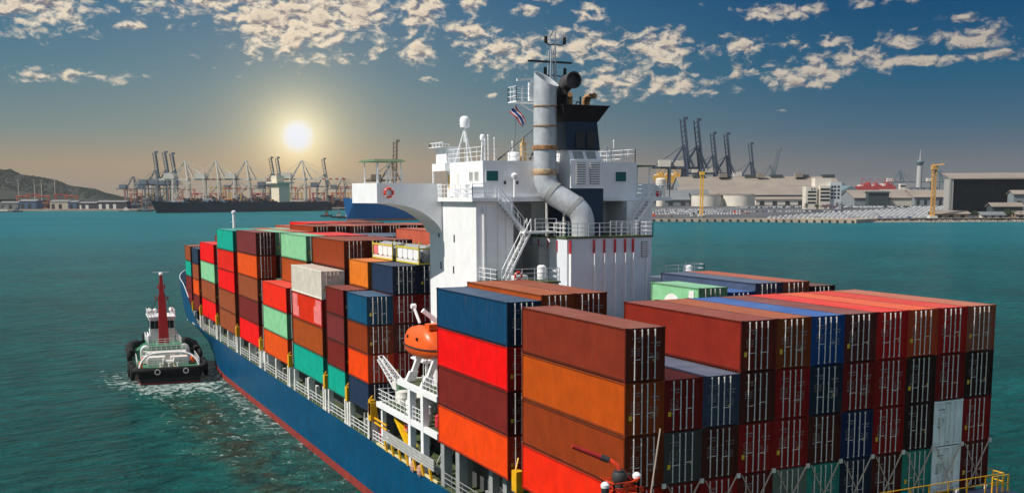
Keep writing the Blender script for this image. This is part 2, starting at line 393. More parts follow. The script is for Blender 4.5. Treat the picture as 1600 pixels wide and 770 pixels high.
fy = [y for y in ys if y >= 150]
for y0, y1 in zip(fy[:-1], fy[1:]):
    (d0, _, z0), (d1, _, z1) = sect(y0), sect(y1); b.quad((CX-d0+.05, y0, z0-1.4), (CX+d0-.05, y0, z0-1.4), (CX+d1-.05, y1, z1-1.4), (CX-d1+.05, y1, z1-1.4))
b.build('forecastle_deck', M_deck, ship)
b = MB()      # bulwark cap and inner face at the bow
for sg in (-1, 1):
    for y0, y1 in zip(ys[18:-1], ys[19:]):
        (d0, _, z0), (d1, _, z1) = sect(y0), sect(y1); b.bar((CX+sg*(d0-.03), y0, z0+.03), (CX+sg*(d1-.03), y1, z1+.03), .1, .08)
b.build('bulwark_cap', M_white, ship)
b = MB(); b.tube([(CX, 171, 10), (CX, 171, 23.6)], [.38, .3], 10); b.bar((CX-.9, 171, 22), (CX+.9, 171, 22), .12); b.lathe((CX, 171, 23.6), [(.05, 0), (.45, .1), (.45, .5), (.1, .7)], 10)
fm = b.build('foremast', M_white, ship)
# hatch coaming (the wall behind the side walkway) and hatch covers
b = MB(); b.box(2.3, 24.7, 43.3, 147, 5.5, 7.55); b.box(2.3, 24.7, 14.3, 26.3, 5.5, 8.3); b.box(1.0, 26, 0, 12.2, 8.3, 8.7)
b.build('hatch_coaming', mat('coaming_grey', (.07, .075, .08), .7), ship)
b = MB(); b.box(3.6, 23.4, 44, 146, 7.55, 7.82); b.box(2.9, 24, 14.6, 26, 8.3, 8.66)
b.build('hatch_cover', M_dark, ship)

# side stanchions that carry the outer stacks, their yellow corner pads, railings
bayY = [(43.3, 49.36), (50.45, 56.51), (58.1, 70.29), (73.0, 85.19), (88.0, 100.19), (102.8, 114.99), (118.0, 130.19), (132.6, 138.66), (140.2, 146.26)]
def stanchion(y, z1, sx=0, wd=.34):
    q = MB(); q.box(-.02, wd+.05, y-wd/2, y+wd/2, 5.5, z1); q.box(-.04, wd+.2, y-wd/2-.06, y+wd/2+.06, 5.47, 5.75)
    return q.build('stanchion', M_whited, ship)
for (a, c) in bayY:
    stanchion(a+.2, 7.85, wd=.4); stanchion(c-.2, 7.85, wd=.4)
    if c-a > 8: stanchion((a+c)/2, 7.85, wd=.5)
for i, (a, c) in enumerate(bayY):
    q = MB(); z = 7.9; yy = a-.55
    q.box(-.12, .35, yy-.28, yy+.28, z-.1, z+1.25); q.bar((-.1, yy, z+1.25), (.2, yy, z+1.6), .12)
    q.build('corner_pad', M_yel, ship)
    st = stanchion(yy, 7.8, wd=.55)
q = MB(); q.box(-.12, .4, 12.75, 13.45, 8.35, 9.7); q.bar((.1, 13.3, 9.7), (.4, 13.5, 10.4), .08); q.build('corner_pad', M_yel, ship)
q = MB(); q.box(-.12, .5, 42.4, 43.1, 7.3, 8.9); q.bar((.2, 42.3, 7.6), (.4, 39.6, 7.4), .12); q.bar((.2, 42.3, 7.2), (.4, 39.6, 7.0), .12); q.build('corner_pad', M_yel, ship); stanchion(42.8, 7.3, wd=.6)
for y in (25.9, 23.0): q = MB(); q.box(.1, .75, y-.35, y+.35, 5.5, 8.7); q.build('stanchion', M_grey, ship)
for y in (24.3, 19.6, 17.3): q = MB(); q.box(1.2, 1.7, y-.3, y+.3, 5.5, 8.7); q.build('stanchion', M_grey, ship)
q = MB(); q.rail([(.12, 14.0, 5.5), (.12, 26.2, 5.5)], 1.1, 3, 2.0, .035); q.build('side_railing', M_grey, ship)
q = MB(); q.rail([(1.9, 14.6, 6.0), (1.9, 21.5, 6.0)], 1.3, 4, 1.7, .035); q.box(1.75, 2.1, 14.4, 21.8, 5.85, 6.0); q.build('side_railing', M_grey, ship)
for (a, c) in bayY[:-1]:
    q = MB(); q.rail([(.1, a, 5.5), (.1, c+.6, 5.5)], 1.05, 3, 1.6, .035); q.build('side_railing', M_white, ship)
for (a, c) in bayY[:7]:       # white doors, lockers and vent posts on the walkway
    for k in range(2):
        yy = a+1.2+random.random()*(c-a-2.5); q = MB(); hh = .9+random.random()*1.0
        q.box(.9, 1.3, yy-.25-.3*random.random(), yy+.3, 5.5, 5.5+hh); q.bar((.7, yy-.7, 5.5), (.7, yy-.7, 7.2), .12); q.build('deck_locker', random.choice([M_white, M_whited, M_whited]), ship)
q = MB(); q.box(.3, 1.3, 84.6, 87.6, 6.2, 7.6); q.bar((.3, 85, 5.5), (.3, 85, 6.2), .15); q.bar((.3, 87.3, 5.5), (.3, 87.3, 6.2), .15); q.build('deck_locker', M_white, ship)

# ---- superstructure -------------------------------------------------
b = MB()
b.box(5.0, 8.25, 30.5, 40.6, 5.5, 26.6); b.box(18.85, 21.35, 30.5, 40.6, 5.5, 26.6); b.box(8.25, 18.85, 33.9, 40.55, 5.5, 26.55)
b.box(5.2, 10.6, 27.2, 30.5, 5.5, 20.3)
deckhouse = b.build('deckhouse', M_white, ship)
b = MB(); b.box(10.6, 11.45, 30.6, 33.85, 5.5, 23); b.box(8.3, 11.4, 33.6, 33.87, 20.4, 26.4); b.build('recess_wall', M_grey, ship)
for (y, z) in ((35.0, 23.6), (38.0, 21.2), (38.4, 23.9), (35.2, 21.0)):
    q = MB(); q.box(4.96, 5.0, y-.1, y+.1, z-.3, z+.3); q.build('vent_slot', M_dark, ship)
q = MB()
for x in (5.9, 6.9, 7.6): q.bar((x, 30.46, 20.4), (x, 30.46, 26.4), .06)
q.tube([(5.6, 30.4, 20.4), (5.6, 30.4, 26.2)], .09, 6); q.build('downpipe', M_white, ship)
q = MB(); q.box(8.3, 9.6, 33.55, 33.6, 20.4, 22.5); q.build('door', M_dark, ship)
# bridge deck slab, wheelhouse
b = MB(); b.box(4.55, 22.6, 31.0, 41.0, 26.62, 26.95); b.box(4.55, 6.8, 30.2, 31.0, 26.62, 26.93); b.box(20.6, 23.2, 30.4, 31.0, 26.62, 26.93); b.build('bridge_deck', M_white, ship)
b = MB(); b.box(6.05, 20.4, 31.5, 38.4, 26.95, 29.85); b.box(6.9, 20.4, 38.4, 41.2, 26.95, 29.82); b.box(5.6, 7.0, 38.4, 41.4, 29.2, 29.84); b.box(5.62, 5.75, 41.2, 41.38, 26.95, 29.2)
wh = b.build('wheelhouse', M_white, ship)
def pane(pts, name='window', m_=M_glass, par=None): q = MB(); q.quad(*pts); return q.build(name, m_, par or wh)
for (y0, y1) in ((32.3, 33.1), (33.4, 34.2)):
    q = MB(); q.box(6.0, 6.05, y0, y1, 28.25, 29.05); f_ = q.build('window_frame', M_whited, wh)
    f_.name = 'window'; f_.data.name = 'window'
    q = MB(); q.box(5.985, 6.0, y0+.08, y1-.08, 28.32, 28.98); q.build('window', M_grey, wh)
for (x0, x1) in ((6.35, 7.35), (18.3, 19.3)):
    q = MB(); q.box(x0-.06, x1+.06, 31.45, 31.5, 28.2, 29.1); q.build('window_frame', M_white, wh)
    q = MB(); q.box(x0, x1, 31.42, 31.45, 28.26, 29.04); q.build('window', M_teal, wh)
for (y, n) in ((39.2, 'window'), (40.4, 'window')):
    q = MB(); q.box(6.86, 6.9, y-.4, y+.4, 27.7, 28.9); q.build(n, M_yel if y > 40 else M_glass, wh)
q = MB(); q.box(6.0, 6.05, 36.5, 37.2, 26.98, 28.9); q.build('door', M_whited, wh)
q = MB(); q.box(12.2, 14.2, 31.44, 31.5, 26.97, 28.9); q.build('door', M_grey, wh)
for x in (7.9, 9.0): q = MB(); q.box(x, x+.14, 31.4, 31.5, 28.0, 28.25); q.build('deck_lamp', M_dark, wh)
q = MB(); q.box(5.95, 7.1, 38.9, 41.3, 29.86, 31.2); q.build('upper_bridge_screen', M_white, ship)
q = MB(); q.rail([(5.5, 38.6, 31.25), (5.5, 41.6, 31.25), (7.3, 41.6, 31.25)], .35, 1, .8, .04); q.box(5.4, 7.3, 38.8, 41.6, 31.2, 31.26); q.build('railing', M_white, ship)
q = MB(); q.rail([(6.1, 38.8, 29.86), (6.1, 31.6, 29.86), (20.3, 31.6, 29.86), (20.3, 41, 29.86)], 1.1, 3, 1.2, .03); q.build('railing', M_white, ship)
q = MB(); q.rail([(4.6, 40.8, 26.95), (4.6, 30.3, 26.95), (6.7, 30.3, 26.95)], 1.05, 3, 1.2, .03); q.build('railing', M_white, ship)
q = MB(); q.rail([(21.0, 30.5, 26.95), (23.1, 30.5, 26.95), (23.1, 38, 26.95)], 1.05, 3, 1.2, .03); q.build('railing', M_white, ship)
q = MB(); q.rail([(4.6, 37.3, 26.95), (4.6, 38.4, 26.95)], 1.0, 3, .3, .05); q.build('railing', M_white, ship)
# equipment on the bridge deck edge: life-raft drums and boxes
def drum(x, y, z, r=.33, h=.9, m_=M_white, name='raft_canister'):
    q = MB(); q.lathe((x, y, z), [(r*.7, 0), (r*.7, .12), (r, .14), (r, h*.5), (r*1.06, h*.52), (r, h*.56), (r, h*.9), (r*.6, h)], 14); return q.build(name, m_, ship)
drum(5.3, 33.2, 26.95, .38, 1.15); drum(5.2, 34.9, 26.95, .3, .8); drum(7.6, 30.9, 20.4, .4, 1.2)
drum(9.6, 28.2, 20.4, .35, 1.25); drum(23.0, 32, 26.95, .35, 1.1, M_whited); drum(22.4, 31.2, 26.95, .2, .5, M_redp)
drum(24.2, 29.2, 20.25, .4, .9); drum(9.6, 33, 29.86, .4, .75); drum(10.8, 36, 29.86, .38, .9)
q = MB(); q.box(5.0, 6.0, 31.2, 31.9, 26.96, 27.8); q.build('deck_locker', M_white, ship)
q = MB(); q.box(7.0, 8.2, 27.8, 28.6, 20.33, 20.9); q.build('deck_locker', M_white, ship)
q = MB(); q.tube([(8.6, 31.0, 26.95), (8.6, 31.0, 28.4)], .1, 8); q.lathe((8.6, 31, 28.4), [(.12, 0), (.28, .2), (.28, .35), (.1, .5)], 10); q.build('searchlight', M_white, ship)
# wing with arch
prof = [(-.75, 28.15), (-.75, 26.5), (.6, 26.45), (1.5, 26.32), (2.3, 26.1), (3.1, 25.78), (3.7, 25.4), (4.3, 24.95), (4.7, 24.5), (4.98, 23.9), (4.98, 28.1)]
def prf(y, dx): return [(x+(dx if x < 0 else dx*(5-x)/5*.35), y, z) for x, z in prof]
b = MB(); b.loft(prf(37.6, 0), prf(41.2, -1.0)); b.build('bridge_wing', M_white, ship)
prof2 = [(27.75-x, z) for x, z in prof]
b = MB(); b.loft([(min(x, 27.7)-1.4, 37.6, z) for x, z in prof2][::-1], [(min(x, 27.7)-1.4, 41.2, z) for x, z in prof2][::-1]); b.build('bridge_wing', M_white, ship)
for x in (-.5, .55, 1.5):
    for y in (38, 40.6): q = MB(); q.bar((x-.3*(y > 40), y, 28.1), (x-.3*(y > 40), y, 29.9), .08); q.build('shelter_post', M_white, ship)
q = MB(); q.rail([(-.6, 37.8, 28.15), (1.6, 37.8, 28.15)], .9, 2, .7, .03); q.build('railing', M_white, ship)
q = MB(); q.loft([(-1.0, 37.7, 29.9), (1.9, 37.7, 29.9), (1.9, 41, 29.9), (-1.3, 41, 29.9)], [(-.7, 38.1, 30.1), (1.6, 38.1, 30.1), (1.6, 40.6, 30.1), (-1.0, 40.6, 30.1)]); q.build('shelter_roof', mat('canopy_green', (.10, .16, .08), .7), ship)
for x in (20.9, 22.4):
    for y in (32.6, 34.6): q = MB(); q.bar((x, y, 26.95), (x, y, 29.55), .08); q.build('shelter_post', M_white, ship)
q = MB(); q.box(20.6, 22.8, 32.3, 35, 29.55, 29.65); q.build('shelter_roof', MATS['canopy_green'], ship)
# inclined stairs
def stairs(p, q_, wd, name='stairway', ax='x'):
    p = Vector(p); q_ = Vector(q_); s = MB(); off = Vector((0, wd/2, 0)); n = max(3, int(abs(q_.z-p.z)/.25))
    for sg in (-1, 1):
        s.bar(p+off*sg, q_+off*sg, .05, .22)
        s.bar(p+off*sg+Vector((0, 0, .95)), q_+off*sg+Vector((0, 0, .95)), .05)
        for i in range(5):
            c = p.lerp(q_, i/4)+off*sg; s.bar(c, c+Vector((0, 0, .95)), .045)
    st_ = s.build(name, M_white, ship)
    t_ = MB()
    for i in range(1, n):
        c = p.lerp(q_, i/n); t_.box(c.x-.12, c.x+.12, c.y-wd/2, c.y+wd/2, c.z-.02, c.z+.02)
    t_.build('stair_treads', M_grey, st_)
stairs((6.7, 30.2, 26.8), (8.9, 30.2, 24.3), .7); stairs((9.4, 30.0, 24.3), (6.5, 28.6, 20.35), .7)
stairs((20.9, 29.9, 26.8), (18.9, 29.9, 24.4), .7)
q = MB(); q.box(8.7, 11.5, 29.3, 30.45, 24.1, 24.25); q.build('stair_landing', M_white, ship)
q = MB(); q.rail([(9.6, 29.3, 24.25), (11.5, 29.3, 24.25)], 1.0, 3, .8, .03); q.build('railing', M_white, ship)
q = MB(); q.box(5.1, 10.7, 27.0, 30.45, 20.3, 20.42); q.build('side_deck', M_deck, ship)
q = MB(); q.rail([(5.2, 30.4, 20.42), (5.2, 27.1, 20.42), (10.6, 27.1, 20.42)], 1.05, 3, 1.1, .03); q.build('railing', M_white, ship)
q = MB(); q.box(3.7, 5.4, 27.3, 29.6, 17.6, 19.8); q.box(5.4, 9.0, 26.95, 27.15, 17.5, 20.2); q.build('ventilator_box', M_white, ship)
q = MB(); q.tube([(3.1, 27.3, 17), (3.1, 27.3, 19.9), (3.3, 27.3, 20.15), (3.8, 27.3, 20.1)], .08, 6); q.build('fire_pipe', M_redp, ship)
q = MB(); q.box(21.0, 25.2, 28.0, 31, 5.5, 20.2); q.build('starboard_deckhouse', M_white, ship)
q = MB(); q.rail([(21.2, 28.1, 20.22), (25.1, 28.1, 20.22), (25.1, 30.8, 20.22)], 1.05, 3, 1.2, .03); q.build('railing', M_white, ship)
# engine casing
b = MB(); b.box(11.5, 19.4, 27.5, 33.88, 5.5, 23.7); casing = b.build('engine_casing', mat('casing_white', (.70, .75, .80), .5, var=.04, rust=.10), ship)
b = MB(); b.box(11.4, 19.5, 27.42, 33.9, 23.7, 23.84); b.build('casing_deck', M_deck, ship)
for x in (11.75, 13.9, 14.85, 15.85, 16.8, 17.55):
    q = MB(); q.box(x-.06, x+.06, 27.2, 27.5, 5.6, 22.5); q.build('casing_rib', M_white, ship)
    q = MB(); q.box(x-.045, x+.045, 27.3, 27.5, 22.5, 23.6); q.build('casing_rib', M_redp, ship)
for y in (29.1, 30.7, 32.4):
    q = MB(); q.box(11.42, 11.5, y-.05, y+.05, 22.6, 23.5); q.build('casing_rib', M_redp, ship)
q = MB(); q.box(18.4, 19.0, 27.42, 27.5, 22.1, 23.35); cv = q.build('louvre', M_grey, ship)
q = MB()
for i in range(8): q.box(18.45, 18.95, 27.38, 27.42, 22.17+i*.145, 22.23+i*.145)
q.build('slat', M_white, cv)
q = MB(); q.tube([(18.9, 27.4, 5.6), (18.9, 27.4, 22.0)], .07, 6); q.build('downpipe', M_white, ship)
q = MB(); q.rail([(11.4, 33.6, 23.84), (11.4, 27.42, 23.84), (19.45, 27.42, 23.84), (19.45, 33.6, 23.84)], 1.05, 3, 1.05, .035); q.build('railing', M_white, ship)
q = MB(); q.rail([(16.0, 28.4, 23.84), (18.8, 28.4, 23.84), (18.8, 30.5, 23.84)], 1.15, 4, .55, .035); q.build('railing', M_white, ship)
q = MB(); q.rail([(11.6, 29.5, 23.84), (13.3, 29.5, 23.84)], 1.15, 4, .55, .035); q.build('railing', M_white, ship)
# funnel
b = MB(); b.box(12.9, 15.95, 29.5, 33.6, 23.84, 27.65); funnel_base = b.build('funnel_base', M_navy, ship)
b = MB(); b.loft([(12.9, 29.45, 27.65), (16.0, 29.45, 27.65), (16.0, 33.6, 27.65), (12.9, 33.6, 27.65)], [(12.9, 29.55, 29.9), (15.9, 29.55, 29.9), (15.9, 33.6, 29.9), (12.9, 33.6, 29.9)])
b.loft([(12.9, 29.55, 29.9), (15.9, 29.55, 29.9), (15.9, 33.6, 29.9), (12.9, 33.6, 29.9)], [(13.0, 30.1, 30.75), (15.7, 30.1, 30.75), (15.7, 33.6, 30.75), (13.0, 33.6, 30.75)], True)
fw = b.build('funnel_middle', M_white, ship)
for (x0, x1, z0, z1) in ((13.35, 14.25, 28.0, 29.75), (14.65, 15.55, 28.0, 29.75)):
    q = MB(); q.box(x0, x1, 29.42, 29.5, z0, z1); lv = q.build('louvre', M_grey, ship)
    q = MB()
    for i in range(9): q.box(x0+.04, x1-.04, 29.37, 29.42, z0+.06+i*.19, z0+.15+i*.19)
    q.build('slat', M_white, lv)
for (x0, x1) in ((13.3, 14.2), (14.5, 15.4)):
    q = MB(); q.loft([(x0, 29.62, 30.02), (x1, 29.62, 30.02), (x1, 29.66, 30.02), (x0, 29.66, 30.02)], [(x0, 29.98, 30.62), (x1, 29.98, 30.62), (x1, 30.04, 30.62), (x0, 30.04, 30.62)]); q.build('louvre', M_grey, ship)
b = MB(); b.loft([(12.75, 30.0, 30.75), (15.9, 30.0, 30.75), (15.9, 33.7, 30.75), (12.75, 33.7, 30.75)], [(12.6, 29.9, 33.0), (15.55, 29.9, 33.0), (15.55, 33.7, 33.0), (12.6, 33.7, 33.0)]); funnel = b.build('funnel', M_navy, ship)
for (x0, x1) in ((13.55, 14.35), (14.6, 15.4)): q = MB(); q.box(x0, x1, 29.86, 29.95, 30.9, 32.2); q.build('louvre', M_dark, ship)
b = MB(); b.loft([(12.5, 29.85, 33.0), (15.6, 29.85, 33.0), (15.6, 33.8, 33.0), (12.5, 33.8, 33.0)], [(12.1, 29.3, 34.2), (16.35, 29.3, 34.2), (16.35, 34.2, 34.2), (12.1, 34.2, 34.2)]); b.box(12.05, 16.4, 29.25, 34.25, 34.2, 34.27); b.build('funnel_cowl', M_black, ship)
# big galvanised exhaust trunk with elbow
def lerp3(pts, n=8):
    out_ = []; P = [Vector(p) for p in pts]
    for i in range(len(P)-1):
        p0 = P[max(i-1, 0)]; p1 = P[i]; p2 = P[i+1]; p3 = P[min(i+2, len(P)-1)]
        for k in range(n):
            t = k/n; out_.append(.5*((2*p1)+(-p0+p2)*t+(2*p0-5*p1+4*p2-p3)*t*t+(-p0+3*p1-3*p2+p3)*t**3))
    out_.append(P[-1]); return out_
PX, PY_ = 11.15, 30.6
b = MB(); b.tube([(PX, PY_, 28.9), (PX, PY_, 35.3)], .93, 28, cap=False)
n0 = len(b.v); sgm = 28
for k in range(sgm):            # open mitred mouth, facing aft and up
    t = 2*math.pi*k/sgm; x, y = math.cos(t)*.93, math.sin(t)*.93; b.v.append((PX+x, PY_+y, 35.3))
for k in range(sgm):
    t = 2*math.pi*k/sgm; x, y = math.cos(t)*1.0, math.sin(t)*.93; b.v.append((PX+x+.1, PY_+y, 36.35+.55*math.sin(t)-.35*math.cos(t)))
for k in range(sgm):
    t = 2*math.pi*k/sgm; x, y = math.cos(t)*.9, math.sin(t)*.85; b.v.append((PX+x+.1, PY_+y, 36.3+.5*math.sin(t)-.35*math.cos(t)))
for k in range(sgm):
    t = 2*math.pi*k/sgm; x, y = math.cos(t)*.85, math.sin(t)*.85; b.v.append((PX+x, PY_+y, 34.9))
for r_ in range(3):
    for k in range(sgm): b.face((n0+r_*sgm+k, n0+r_*sgm+(k+1) % sgm, n0+(r_+1)*sgm+(k+1) % sgm, n0+(r_+1)*sgm+k), True)
b.face(tuple(n0+3*sgm+k for k in range(sgm)))
b.tube(lerp3([(PX, PY_, 28.9), (PX+.05, PY_-.05, 28.1), (PX+.5, PY_-.5, 27.25), (PX+1.3, PY_-1.2, 26.6), (PX+2.0, PY_-1.75, 26.0), (PX+2.35, PY_-2.0, 25.2), (PX+2.4, PY_-2.05, 23.84)], 6), .93, 28, cap=False)
trunk = b.build('exhaust_trunk', M_galv, ship)
for z in (32.6, 34.15): q = MB(); q.lathe((PX, PY_, z), [(.95, -.05), (1.0, -.05), (1.0, .05), (.95, .05)], 28, cap=False); q.build('band', M_rustm, trunk)
q = MB(); q.lathe((PX, PY_, 30.9), [(.95, -.18), (1.03, -.16), (1.03, .16), (.95, .18)], 28, cap=False); q.build('band', M_rustm, trunk)
q = MB(); q.lathe((PX, PY_, 28.95), [(.94, -.25), (.965, -.2), (.965, .2), (.94, .25)], 28, cap=False); q.build('band', mat('rust_stain', (.42, .30, .18), .6, var=.4, vscale=3), trunk)
for (p0, p1) in (((PX+.35, PY_-.35, 27.45), (PX+.6, PY_-.6, 27.2)), ((PX+1.75, PY_-1.55, 26.3), (PX+1.95, PY_-1.7, 26.08))): q = MB(); q.tube([p0, p1], .965, 24, cap=False); q.build('band', M_grey, trunk)
q = MB(); q.bar((PX+.1, PY_-.1, 23.84), (PX+.1, PY_-.1, 27.4), .14); q.bar((PX+1.2, PY_-1.0, 23.84), (PX+1.2, PY_-1.0, 25.9), .14); q.build('trunk_support', M_whited, ship)
# second uptake: sooty elbow with dark mouth, small uptakes
b = MB(); b.tube(lerp3([(12.9, 31.2, 34.2), (12.9, 31.2, 34.9), (13.0, 31.1, 35.6), (13.15, 30.7, 36.1), (13.3, 30.0, 36.25)], 5), [.55]*12+[.6]*9, 20, cap=False); b.lathe((13.3, 30.0, 36.25), [(.6, 0), (.68, -.02), (.68, -.3), (.55, -.3), (.5, .3)], 20, axis='y', cap=True); b.build('uptake', mat('soot_grey', (.05, .05, .052), .7, var=.5, vscale=1.5), ship)
for (x, y, h, r) in ((12.7, 30.4, .9, .26), (13.2, 30.2, .75, .2)):
    q = MB(); q.tube(lerp3([(x, y, 34.2), (x, y, 34.2+h*.8), (x-.1, y-.15, 34.2+h*1.15), (x-.25, y-.45, 34.2+h*1.2)], 4), r, 12); q.build('uptake', M_rustm if r < .25 else M_black, ship)
for (x, r) in ((15.2, .16), (15.55, .2)):
    q = MB(); q.tube(lerp3([(x, 31.5, 34.2), (x, 31.5, 34.75), (x+.1, 31.4, 35.1), (x+.35, 31.2, 35.2)], 4), r, 12); q.lathe((x+.38, 31.15, 35.2), [(r*.9, .0), (r*1.25, -.06), (r*1.25, -.12)], 12, 'y'); q.build('uptake', M_rustm, ship)
q = MB(); q.tube([(14.6, 31, 34.2), (14.6, 31, 35.1)], .07, 8); q.tube(lerp3([(13.9, 30.5, 34.25), (14.0, 30.5, 34.6), (14.3, 30.5, 34.5), (14.45, 30.5, 34.25)], 4), .05, 6); q.build('uptake', M_dark, ship)
# radar mast
b = MB(); X_, Y_ = 14.9, 36.0
for dx, dy in ((-.35, -.35), (.35, -.35), (.35, .35), (-.35, .35)): b.bar((X_-.3+dx*1.6, Y_+dy*1.6, 29.85), (X_-.3+dx*.5, Y_+dy*.5, 39.4), .09)
for z in range(30, 39): k = 1.6-1.1*(z-30)/9; b.bar((X_-.3-.35*k, Y_-.35*k, z), (X_-.3+.35*k, Y_-.35*k, z+1), .05); b.bar((X_-.3-.35*k, Y_-.35*k, z+1), (X_-.3+.35*k, Y_-.35*k, z+1), .05)
b.tube([(X_, Y_, 29.85), (X_, Y_, 41)], [.12, .05], 8)
mast = b.build('radar_mast', M_galv, ship)
q = MB(); q.bar((12.3, Y_, 38.4), (16.5, Y_, 38.4), .16); q.build('yard_arm', M_dark, mast)
for z, w_ in ((40.0, .9), (37.4, .95)):
    q = MB(); q.tube(lerp3([(X_-w_, Y_, z), (X_-w_*.6, Y_, z-.18), (X_, Y_, z-.1), (X_+w_*.6, Y_, z-.18), (X_+w_, Y_, z)], 3), .05, 6); q.build('yard_arm', M_dark, mast)
    for sg in (-1, 1): q = MB(); q.lathe((X_+sg*w_, Y_, z-.05), [(.12, 0), (.14, .05), (.14, .55), (.08, .6)], 10); q.build('navigation_lamp', M_black, mast)
q = MB(); q.bar((X_-.5, Y_, 40.4), (X_-.2, Y_, 41.0), .05); q.build('wind_vane', M_dark, mast)
q = MB(); q.box(10.9, 13.3, 35.4, 37, 34.9, 35.0); q.bar((11.4, 36, 34.9), (13.6, 36, 33.8), .1); q.bar((13.0, 36, 34.9), (14.5, 36, 34.9), .12); q.rail([(14, 35.4, 35), (10.9, 35.4, 35), (10.9, 37, 35), (13.5, 37, 35)], 1.2, 3, .6, .03); q.build('radar_platform', M_white, mast)
q = MB(); q.box(12.4, 12.9, 35.8, 36.2, 35.0, 36.6); q.tube([(12.65, 36, 36.6), (12.65, 36, 36.85)], .1, 8); q.bar((11.2, 35.9, 36.75), (14.0, 36.1, 37.05), .14, .22); q.build('radar_scanner', M_white, mast)
# domes and aerials
def dome(x, y, zb, zt, r, tri=.6):
    q = MB()
    for a in range(3): t = 2.1*a+.4; q.bar((x+tri*math.cos(t), y+tri*math.sin(t), zb), (x, y, zt-r*1.2), .09)
    q.bar((x, y, (zb+zt)/2), (x, y, zt-r), .16)
    s_ = q.build('aerial_stand', M_white, ship)
    q = MB(); q.lathe((x, y, zt), [(r*.5, -r*1.25), (r*.92, -r*1.15), (r, -.4*r), (r, .25*r), (r*.86, .7*r), (r*.5, r*.98), (.02, r*1.05)], 18); q.build('satellite_dome', M_white, s_)
dome(7.3, 38, 29.86, 33.35, .43, .9); dome(7.6, 35.0, 29.86, 31.9, .22, .12)
for (x, y, h) in ((8.2, 34, 1.8), (9.6, 33.5, 1.5), (6.6, 36, 1.7), (11.4, 33, 1.4), (9.0, 37, 2.2), (19.6, 34, 1.8), (18.4, 33, 1.2), (7.0, 33.2, 1.6)):
    q = MB(); q.tube([(x, y, 29.86), (x, y, 29.86+h)], .035, 6); q.lathe((x, y, 29.86+h), [(.06, 0), (.07, .12), (.02, .2)], 8); q.build('aerial', M_white, ship)
q = MB(); q.tube([(19.9, 36, 29.86), (19.9, 36, 34.2)], [.04, .015], 6); q.build('aerial', M_galv, ship)
for i in range(5): q = MB(); q.bar((16.3+i*.7, 34.2, 29.86), (16.5+i*.7, 34.2, 31.0), .06); q.bar((16.3+i*.7, 34.2, 30.9), (16.6+i*.7, 34.2, 29.9), .05); q.build('antenna_frame', M_rustm if i < 3 else M_white, ship)
q = MB(); q.box(10.2, 10.6, 32.9, 33.3, 29.86, 31.4); q.bar((10.4, 33.1, 31.4), (10.4, 33.1, 31.8), .16); q.build('antenna_frame', mat('mast_ochre', (.55, .38, .18), .6), ship)
q = MB(); q.tube([(12.1, 31.5, 33.6), (7.9, 32.5, 30.0)], .03, 6); q.tube([(12.1, 31.5, 32.4), (10.6, 32.3, 30.0)], .03, 6); q.tube([(8.4, 32.4, 30.4), (7.8, 32.5, 29.95)], .08, 6); q.tube([(10.9, 32.2, 30.6), (10.6, 32.3, 30.0)], .1, 6); q.build('stay_wire', M_dark, ship)
# flag (hangs from its halyard)
fl = thing('flag', 'red, white and blue striped flag flying from the halyard left of the tall exhaust pipe', 'flag', (11.6, 36, 33.9))
stripes = [(0, 1, 0), (1, 2, 1), (2, 4, 2), (4, 5, 1), (5, 6, 0)]
fmats = [mat('flag_red', (.55, .02, .04), .8), mat('flag_white', (.75, .75, .75), .8), mat('flag_blue', (.02, .05, .25), .8)]
for (a, c, mi) in stripes:
    q = MB(); n = 10
    for i in range(n):
        P = []
        for (s_, t_) in ((i/n, a/6), ((i+1)/n, a/6), ((i+1)/n, c/6), (i/n, c/6)):
            # gathered, streaming down to the right
            x = -.42+1.25*s_*.78+t_*(-.62)*(1-.5*s_); z = .75-1.35*s_ - t_*.55*(1-.25*s_); y = .14*math.sin(s_*7+t_*2)
            P.append((x, y, z))
        q.quad(*P)
    q.build('stripe', fmats[mi], fl)
q = MB(); q.tube([(-.6, 0, -3.6), (-.4, 0, .8), (-.1, 0, 1.6)], .015, 5); q.build('halyard', M_dark, fl)
# lifebuoys (hang on rails)
def buoy(x, y, z, ax, label, r=.33):
    t_ = thing('lifebuoy', label, 'lifebuoy', (x, y, z-r-.08))
    q = MB(); q.ring((0, 0, r+.08), r, .085, ax); q.build('ring', M_redp if False else mat('buoy_orange', col(225, 70, 30), .5), t_)
    for k in range(4):
        q = MB(); a = math.pi/4+k*math.pi/2; c = (math.cos(a)*r, math.sin(a)*r)
        q.lathe((c[0] if ax == 'y' else 0, 0 if ax == 'y' else c[0], r+.08+c[1]), [(.1, -.05), (.1, .05)], 8, 'z'); q.build('band', M_white, t_)
    return t_
buoy(.25, 37.5, 27.35, 'y', 'orange lifebuoy hung on the aft face of the white bridge wing', .36)
buoy(7.0, 27.05, 20.95, 'y', 'orange lifebuoy on the side deck rail at the foot of the white stairs', .28)

